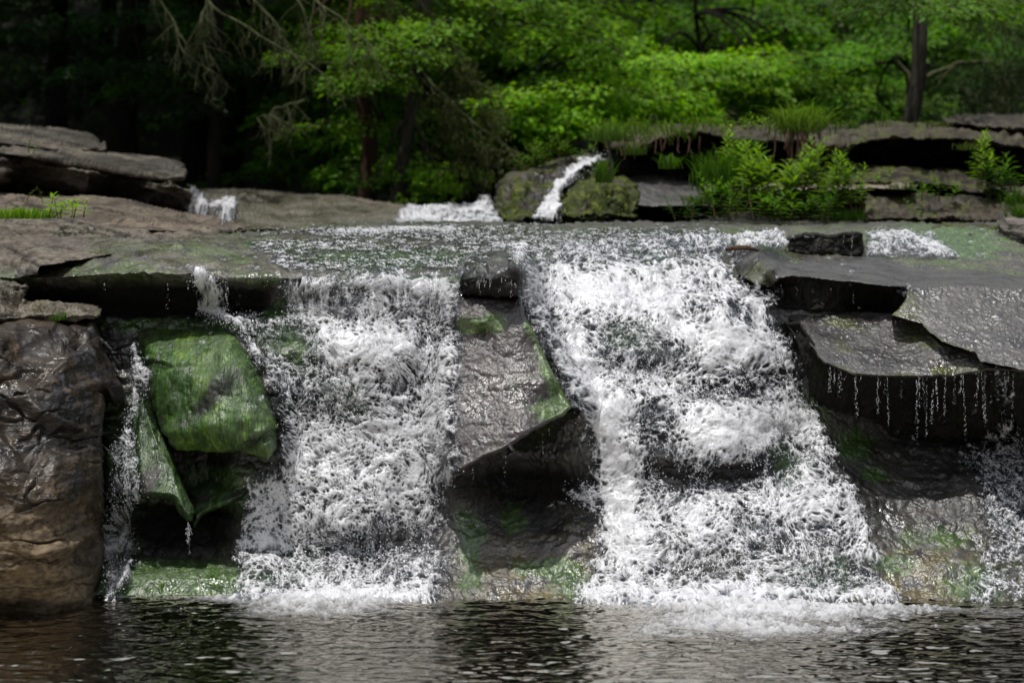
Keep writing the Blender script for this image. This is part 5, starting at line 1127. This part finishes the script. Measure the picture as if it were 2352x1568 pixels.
def grass(label, px, py, top, Y, seed, n=120, spread=40, col=g['bright'], arch=.5, roots=None, w=.004, name='grass_tuft'):
    r = np.random.default_rng(seed); a0 = P(px, py, Y); H = (py - top) / FL * Y; S = spread / FL * Y
    e = empty(name, a0, label, 'grass tuft'); bag = Bag(); k_ = 7
    a = a0 + np.stack([r.normal(0, S * .35, n), r.normal(0, .07, n), r.normal(0, .025, n) * (S > .2)], 1)
    ang = r.uniform(0, 2 * math.pi, n); h = H * r.uniform(.5, 1.12, n); out = arch * h * r.uniform(.2, 1.2, n)
    t = np.linspace(0, 1, k_)[None, :, None]
    d = np.stack([np.cos(ang), np.sin(ang) * .7, 0 * ang], 1)[:, None]
    c = a[:, None] + d * out[:, None, None] * t ** 1.6 + np.array([0, 0, 1.]) * (h[:, None, None] * (t - arch * .45 * t ** 3))
    sw = np.stack([-np.sin(ang), np.cos(ang), 0 * ang], 1)[:, None] * .35 + np.array([1., 0, 0]) * .8
    wd = w * (1 - t ** 1.5 * .92)
    V = np.concatenate([c - sw * wd, c + sw * wd], 2).reshape(n, k_, 2, 3).reshape(-1, 3)
    F = np.array([[2 * i, 2 * i + 1, 2 * i + 3, 2 * i + 2] for i in range(k_ - 1)]); F = (F[None] + (np.arange(n) * 2 * k_)[:, None, None]).reshape(-1, 4)
    cc = np.array(col)[None] * (.6 + .7 * r.random((n, 1))); cc = np.repeat(cc, 2 * k_, 0) * np.tile(np.repeat(np.linspace(.5, 1.15, k_), 2), n)[:, None]
    mesh_obj('blades', V, F, M_GRASS, e, True, cc)['kind'] = 'stuff'
    if roots:
        b = Bag()
        for k in range(roots[0]):
            s = a0 + np.array([r.normal(0, S * .3), -.03 + r.normal(0, .02), -.01]); q = bezier(s, s + np.array([r.normal(0, .015), -.03, -roots[1] / FL * Y * r.uniform(.5, 1.05)]), 0, 6, .006, r)
            b.add(*tube(q, np.linspace(.006, .003, 6), 5))
        b.build('roots', M_ROOT, e)['kind'] = 'stuff'
    return e
B, Mi, De = (.17, .30, .035), (.085, .19, .02), (.04, .10, .012)
herb('fresh lance-leaved plant growing beside the grass on the pale ledge at the far left', 150, 500, 450, 9.9, 101, 7, 60, .05)
herb('single thin seed stalk standing behind the grass at the far left', 78, 462, 430, 11.0, 102, 2, 8, .012, Mi, leafW=.5)
herb('tiny green shoot rooted in a crack of the slab stack at the left', 72, 352, 316, 11.6, 103, 2, 8, .018)
grass('low bright grass clump on the pale ledge at the far left edge', 30, 502, 468, 9.9, 104, 170, 70)
grass('bright grass clump between the far-left clump and the lance-leaved plant', 85, 502, 472, 9.9, 105, 130, 50)
grass('small dark grass tuft under the pale shelf at the left', 138, 735, 706, 8.45, 106, 40, 24, Mi, .9, w=.002)
# right bank
grass('big round grass tuft hanging over the ledge with bare roots beneath', 1838, 296, 222, 12.2, 107, 420, 80, B, 1.0, (26, 90))
grass('tall arching grass in front of the black recess, left of the largest leafy plant', 1655, 430, 318, 11.9, 108, 240, 80, Mi, .6)
grass('thin arching grass in the black recess under the turf', 1535, 388, 334, 12.3, 109, 60, 40, Mi, .9)
grass('ragged bright grass along the left half of the turf-topped ledge', 1490, 310, 262, 12.6, 110, 150, 170, B, .7, (12, 60))
grass('bright grass between the leafy plants on top of the turf-topped ledge', 1610, 298, 264, 12.8, 111, 90, 120, B, .6)
grass('fine grass spilling over the left corner of the turf-topped ledge', 1405, 325, 270, 12.5, 112, 150, 60, (.11, .21, .03), .6)
grass('lone upright grass blade cluster on the right part of the ledge', 2025, 292, 250, 12.6, 113, 9, 14, B, .15)
grass('grass fringe beside the top of the small upper cascade', 1385, 420, 350, 11.9, 114, 120, 26, (.09, .18, .02), .5)
grass('soft grass at the lower right bank beside the brown earthy block', 2335, 470, 420, 11.9, 115, 120, 60, Mi, .7)
grass('low grass at the water edge in the middle of the leafy bank', 1940, 508, 470, 11.5, 116, 150, 70, Mi, .5)
grass('grass tussock trailing at the right edge above the layered block', 2345, 505, 450, 11.2, 117, 90, 50, Mi, .7)
for k_, (px, py, top, Y, sp, n_, lb) in enumerate([
    (1950, 296, 262, 12.5, 50, 70, 'short ragged grass on the ledge just right of the round grass tuft'), (2150, 292, 268, 12.7, 60, 60, 'thin short grass below the highest slab at the top right'), (1720, 340, 300, 12.4, 50, 80, 'grass drooping from the ledge face left of the round grass tuft'),
    (1460, 356, 310, 12.5, 40, 90, 'grass drooping over the black hollow at the left end of the ledge'), (2230, 345, 315, 12.3, 50, 60, 'wispy grass hanging from the ledge face behind the tall single-stemmed plant'), (2080, 436, 408, 12.0, 70, 70, 'short grass growing along the right end of the pale flat slab'), (1600, 470, 430, 11.8, 40, 80, 'grass at the right edge of the silver tilted slab')]):
    grass(lb, px, py, top, Y, 300 + k_, n_, sp, ((.10, .19, .025), (.14, .2, .04), (.07, .16, .02))[k_ % 3], .9, w=.003)
for i, (px, py, top, Y, sp, nn, ll, cl, lb) in enumerate([
    (1440, 306, 268, 12.8, 60, 12, .04, B, 'low flowering herb at the left end of the turf-topped ledge'),
    (1690, 300, 264, 12.8, 50, 9, .045, B, 'bright leafy sprig on the ledge left of the round grass tuft'),
    (1745, 300, 270, 12.9, 30, 5, .04, B, 'small sprig right beside the left flank of the round grass tuft'),
    (1688, 405, 288, 12.2, 30, 7, .06, B, 'tall leafy stem rising past the ledge edge left of the largest plant'),
    (1790, 480, 328, 11.6, 95, 17, .07, B, 'largest leafy plant, a tall dense bush of lance leaves at the middle of the bank'),
    (1730, 440, 352, 11.8, 60, 9, .06, B, 'leafy plant leaning left out of the largest bush'),
    (1845, 430, 318, 11.9, 30, 6, .06, (.17, .27, .06), 'pale-tipped tall stem at the back of the largest bush'),
    (1905, 490, 352, 11.5, 46, 10, .06, B, 'upright leafy plant right of the largest bush'),
    (1965, 480, 366, 11.5, 50, 8, .055, B, 'leafy plant ending the bright group, just left of the brown earthy block'),
    (1640, 480, 400, 11.6, 60, 10, .055, Mi, 'leafy plant rooted beside the silver tilted slab'),
    (1700, 505, 430, 11.3, 60, 12, .05, Mi, 'low leafy plant at the water edge below the tall arching grass'),
    (1800, 508, 440, 11.2, 70, 14, .05, Mi, 'round-leaved low plant at the water edge under the largest bush'),
    (1890, 508, 440, 11.2, 60, 12, .05, De, 'shaded low plant at the water edge right of the round-leaved one'),
    (1580, 505, 450, 11.4, 50, 8, .045, De, 'small shaded plant at the black foot of the silver slab'),
    (2025, 425, 386, 12.2, 22, 3, .04, B, 'small shoot on the pale flat slab'),
    (2150, 462, 402, 11.8, 36, 6, .05, Mi, 'small dark-leaved plant on top of the brown earthy block'),
    (2255, 430, 304, 12.1, 36, 6, .07, B, 'tall single-stemmed leafy plant in front of the black recess at the right'),
    (2290, 460, 370, 12.0, 50, 8, .055, De, 'shaded leafy plant at the foot of the tall single-stemmed one'),
    (2340, 440, 350, 12.0, 50, 8, .06, Mi, 'leafy plant cut by the right edge of the view'),
    (2110, 500, 460, 11.3, 20, 3, .03, Mi, 'thin creeping sprig on the face of the brown earthy block'),
    (1265, 372, 312, 12.9, 80, 18, .06, (.10, .2, .02), 'yellow-green leafy clump on top of the mossy rock left of the upper cascade'),
    (1215, 392, 344, 13.0, 50, 9, .05, Mi, 'smaller leafy clump on the left shoulder of the same mossy rock'),
    (1395, 320, 268, 13.2, 60, 14, .05, (.11, .22, .02), 'bushy light-green plant at the left corner of the turf-topped ledge')]):
    herb(lb, px, py, top, Y, 200 + i, max(2, int(nn * .7)), sp, ll * (.8 + .4 * ((i * 37) % 10) / 10), tuple(np.array(cl) * (.7 + .5 * ((i * 53) % 10) / 10)), leafW=.2 + .02 * ((i * 29) % 8))

# stick on the slab
def stick():
    r = np.random.default_rng(3); q = np.array([P(1668, 573, 8.95), P(1690, 571, 8.97), P(1715, 570, 9.0), P(1742, 576, 9.05)]); q[:, 2] += [0, .004, .003, 0]
    V, F = tube(q, [.008, .012, .011, .005], 8); tag(mesh_obj('stick', V, F, M_ROOT), 'short brown stick lying on the corner of the uppermost grey slab', 'stick')
stick()
# ------------------------------------------------------------------ light, world, camera
SUN_EL, SUN_AZ = math.radians(75), math.radians(225)       # azimuth of the sun seen from the scene, from +Y clockwise
sd_ = Vector((math.sin(SUN_AZ) * math.cos(SUN_EL), math.cos(SUN_AZ) * math.cos(SUN_EL), math.sin(SUN_EL)))
sl = bpy.data.lights.new('sun', 'SUN'); sl.energy = 3.15; sl.angle = math.radians(1.0); sl.color = (1, .96, .9)
so = bpy.data.objects.new('sun', sl); COL.objects.link(so); so.rotation_euler = sd_.to_track_quat('Z', 'Y').to_euler(); so.location = (0, 0, 20)
w = bpy.data.worlds.new('World'); scn.world = w; w.use_nodes = True
n = w.node_tree.nodes; l = w.node_tree.links; n.clear()
out = N(n, 'ShaderNodeOutputWorld'); bg = N(n, 'ShaderNodeBackground'); bg.inputs['Strength'].default_value = 0.15
skyt = N(n, 'ShaderNodeTexSky'); skyt.sky_type = 'NISHITA'; skyt.sun_disc = False; skyt.sun_elevation = SUN_EL; skyt.sun_rotation = SUN_AZ
skyt.air_density = 1.0; skyt.dust_density = 3.0
# the gorge is ringed by forest: below about 30 degrees the surroundings are dark woodland
tc = N(n, 'ShaderNodeTexCoord'); sx = N(n, 'ShaderNodeSeparateXYZ'); l.new(tc.outputs['Generated'], sx.inputs[0])
nz = N(n, 'ShaderNodeTexNoise', i_Scale=9.0, i_Detail=5.0); l.new(tc.outputs['Generated'], nz.inputs['Vector'])
e = math_node(n, l, 'ADD', sx.outputs['Z'], math_node(n, l, 'MULTIPLY', math_node(n, l, 'SUBTRACT', nz.outputs['Fac'], .5), .5))
mr = N(n, 'ShaderNodeMapRange'); mr.inputs['From Min'].default_value = .30; mr.inputs['From Max'].default_value = .45; l.new(e, mr.inputs['Value'])
mx = N(n, 'ShaderNodeMix', data_type='RGBA'); l.new(mr.outputs[0], mx.inputs[0]); mx.inputs[6].default_value = (.02, .035, .012, 1)
hs = N(n, 'ShaderNodeHueSaturation', i_Saturation=0.5, i_Value=1.0); l.new(skyt.outputs[0], hs.inputs['Color'])
cn = N(n, 'ShaderNodeTexNoise', i_Scale=3.2, i_Detail=6.0, i_Roughness=0.55); l.new(tc.outputs['Generated'], cn.inputs['Vector'])
cm_ = N(n, 'ShaderNodeMapRange'); cm_.inputs['From Min'].default_value = .34; cm_.inputs['From Max'].default_value = .55; l.new(cn.outputs['Fac'], cm_.inputs['Value'])
cl = N(n, 'ShaderNodeMix', data_type='RGBA'); l.new(cm_.outputs[0], cl.inputs[0]); l.new(hs.outputs[0], cl.inputs[6]); cl.inputs[7].default_value = (4.6, 4.7, 5.0, 1)
l.new(cl.outputs[2], mx.inputs[7])
l.new(mx.outputs[2], bg.inputs['Color']); l.new(bg.outputs[0], out.inputs[0])

cam = bpy.data.cameras.new('camera'); co = bpy.data.objects.new('camera', cam); COL.objects.link(co)
cam.lens = 70; cam.sensor_width = 36; cam.sensor_fit = 'HORIZONTAL'; cam.clip_end = 500; cam.clip_start = .05
co.location = (0, 0, HC); co.rotation_euler = (math.pi / 2 - TILT, 0, 0)
cam.dof.use_dof = True; cam.dof.focus_distance = 8.3; cam.dof.aperture_fstop = 2.2
scn.camera = co
scn.view_settings.view_transform = 'Standard'; scn.view_settings.look = 'None'; scn.view_settings.exposure = 0; scn.view_settings.gamma = 1
scn.cycles.max_bounces = 8; scn.cycles.transparent_max_bounces = 24; scn.cycles.diffuse_bounces = 3; scn.cycles.glossy_bounces = 3
scn.cycles.use_denoising = True
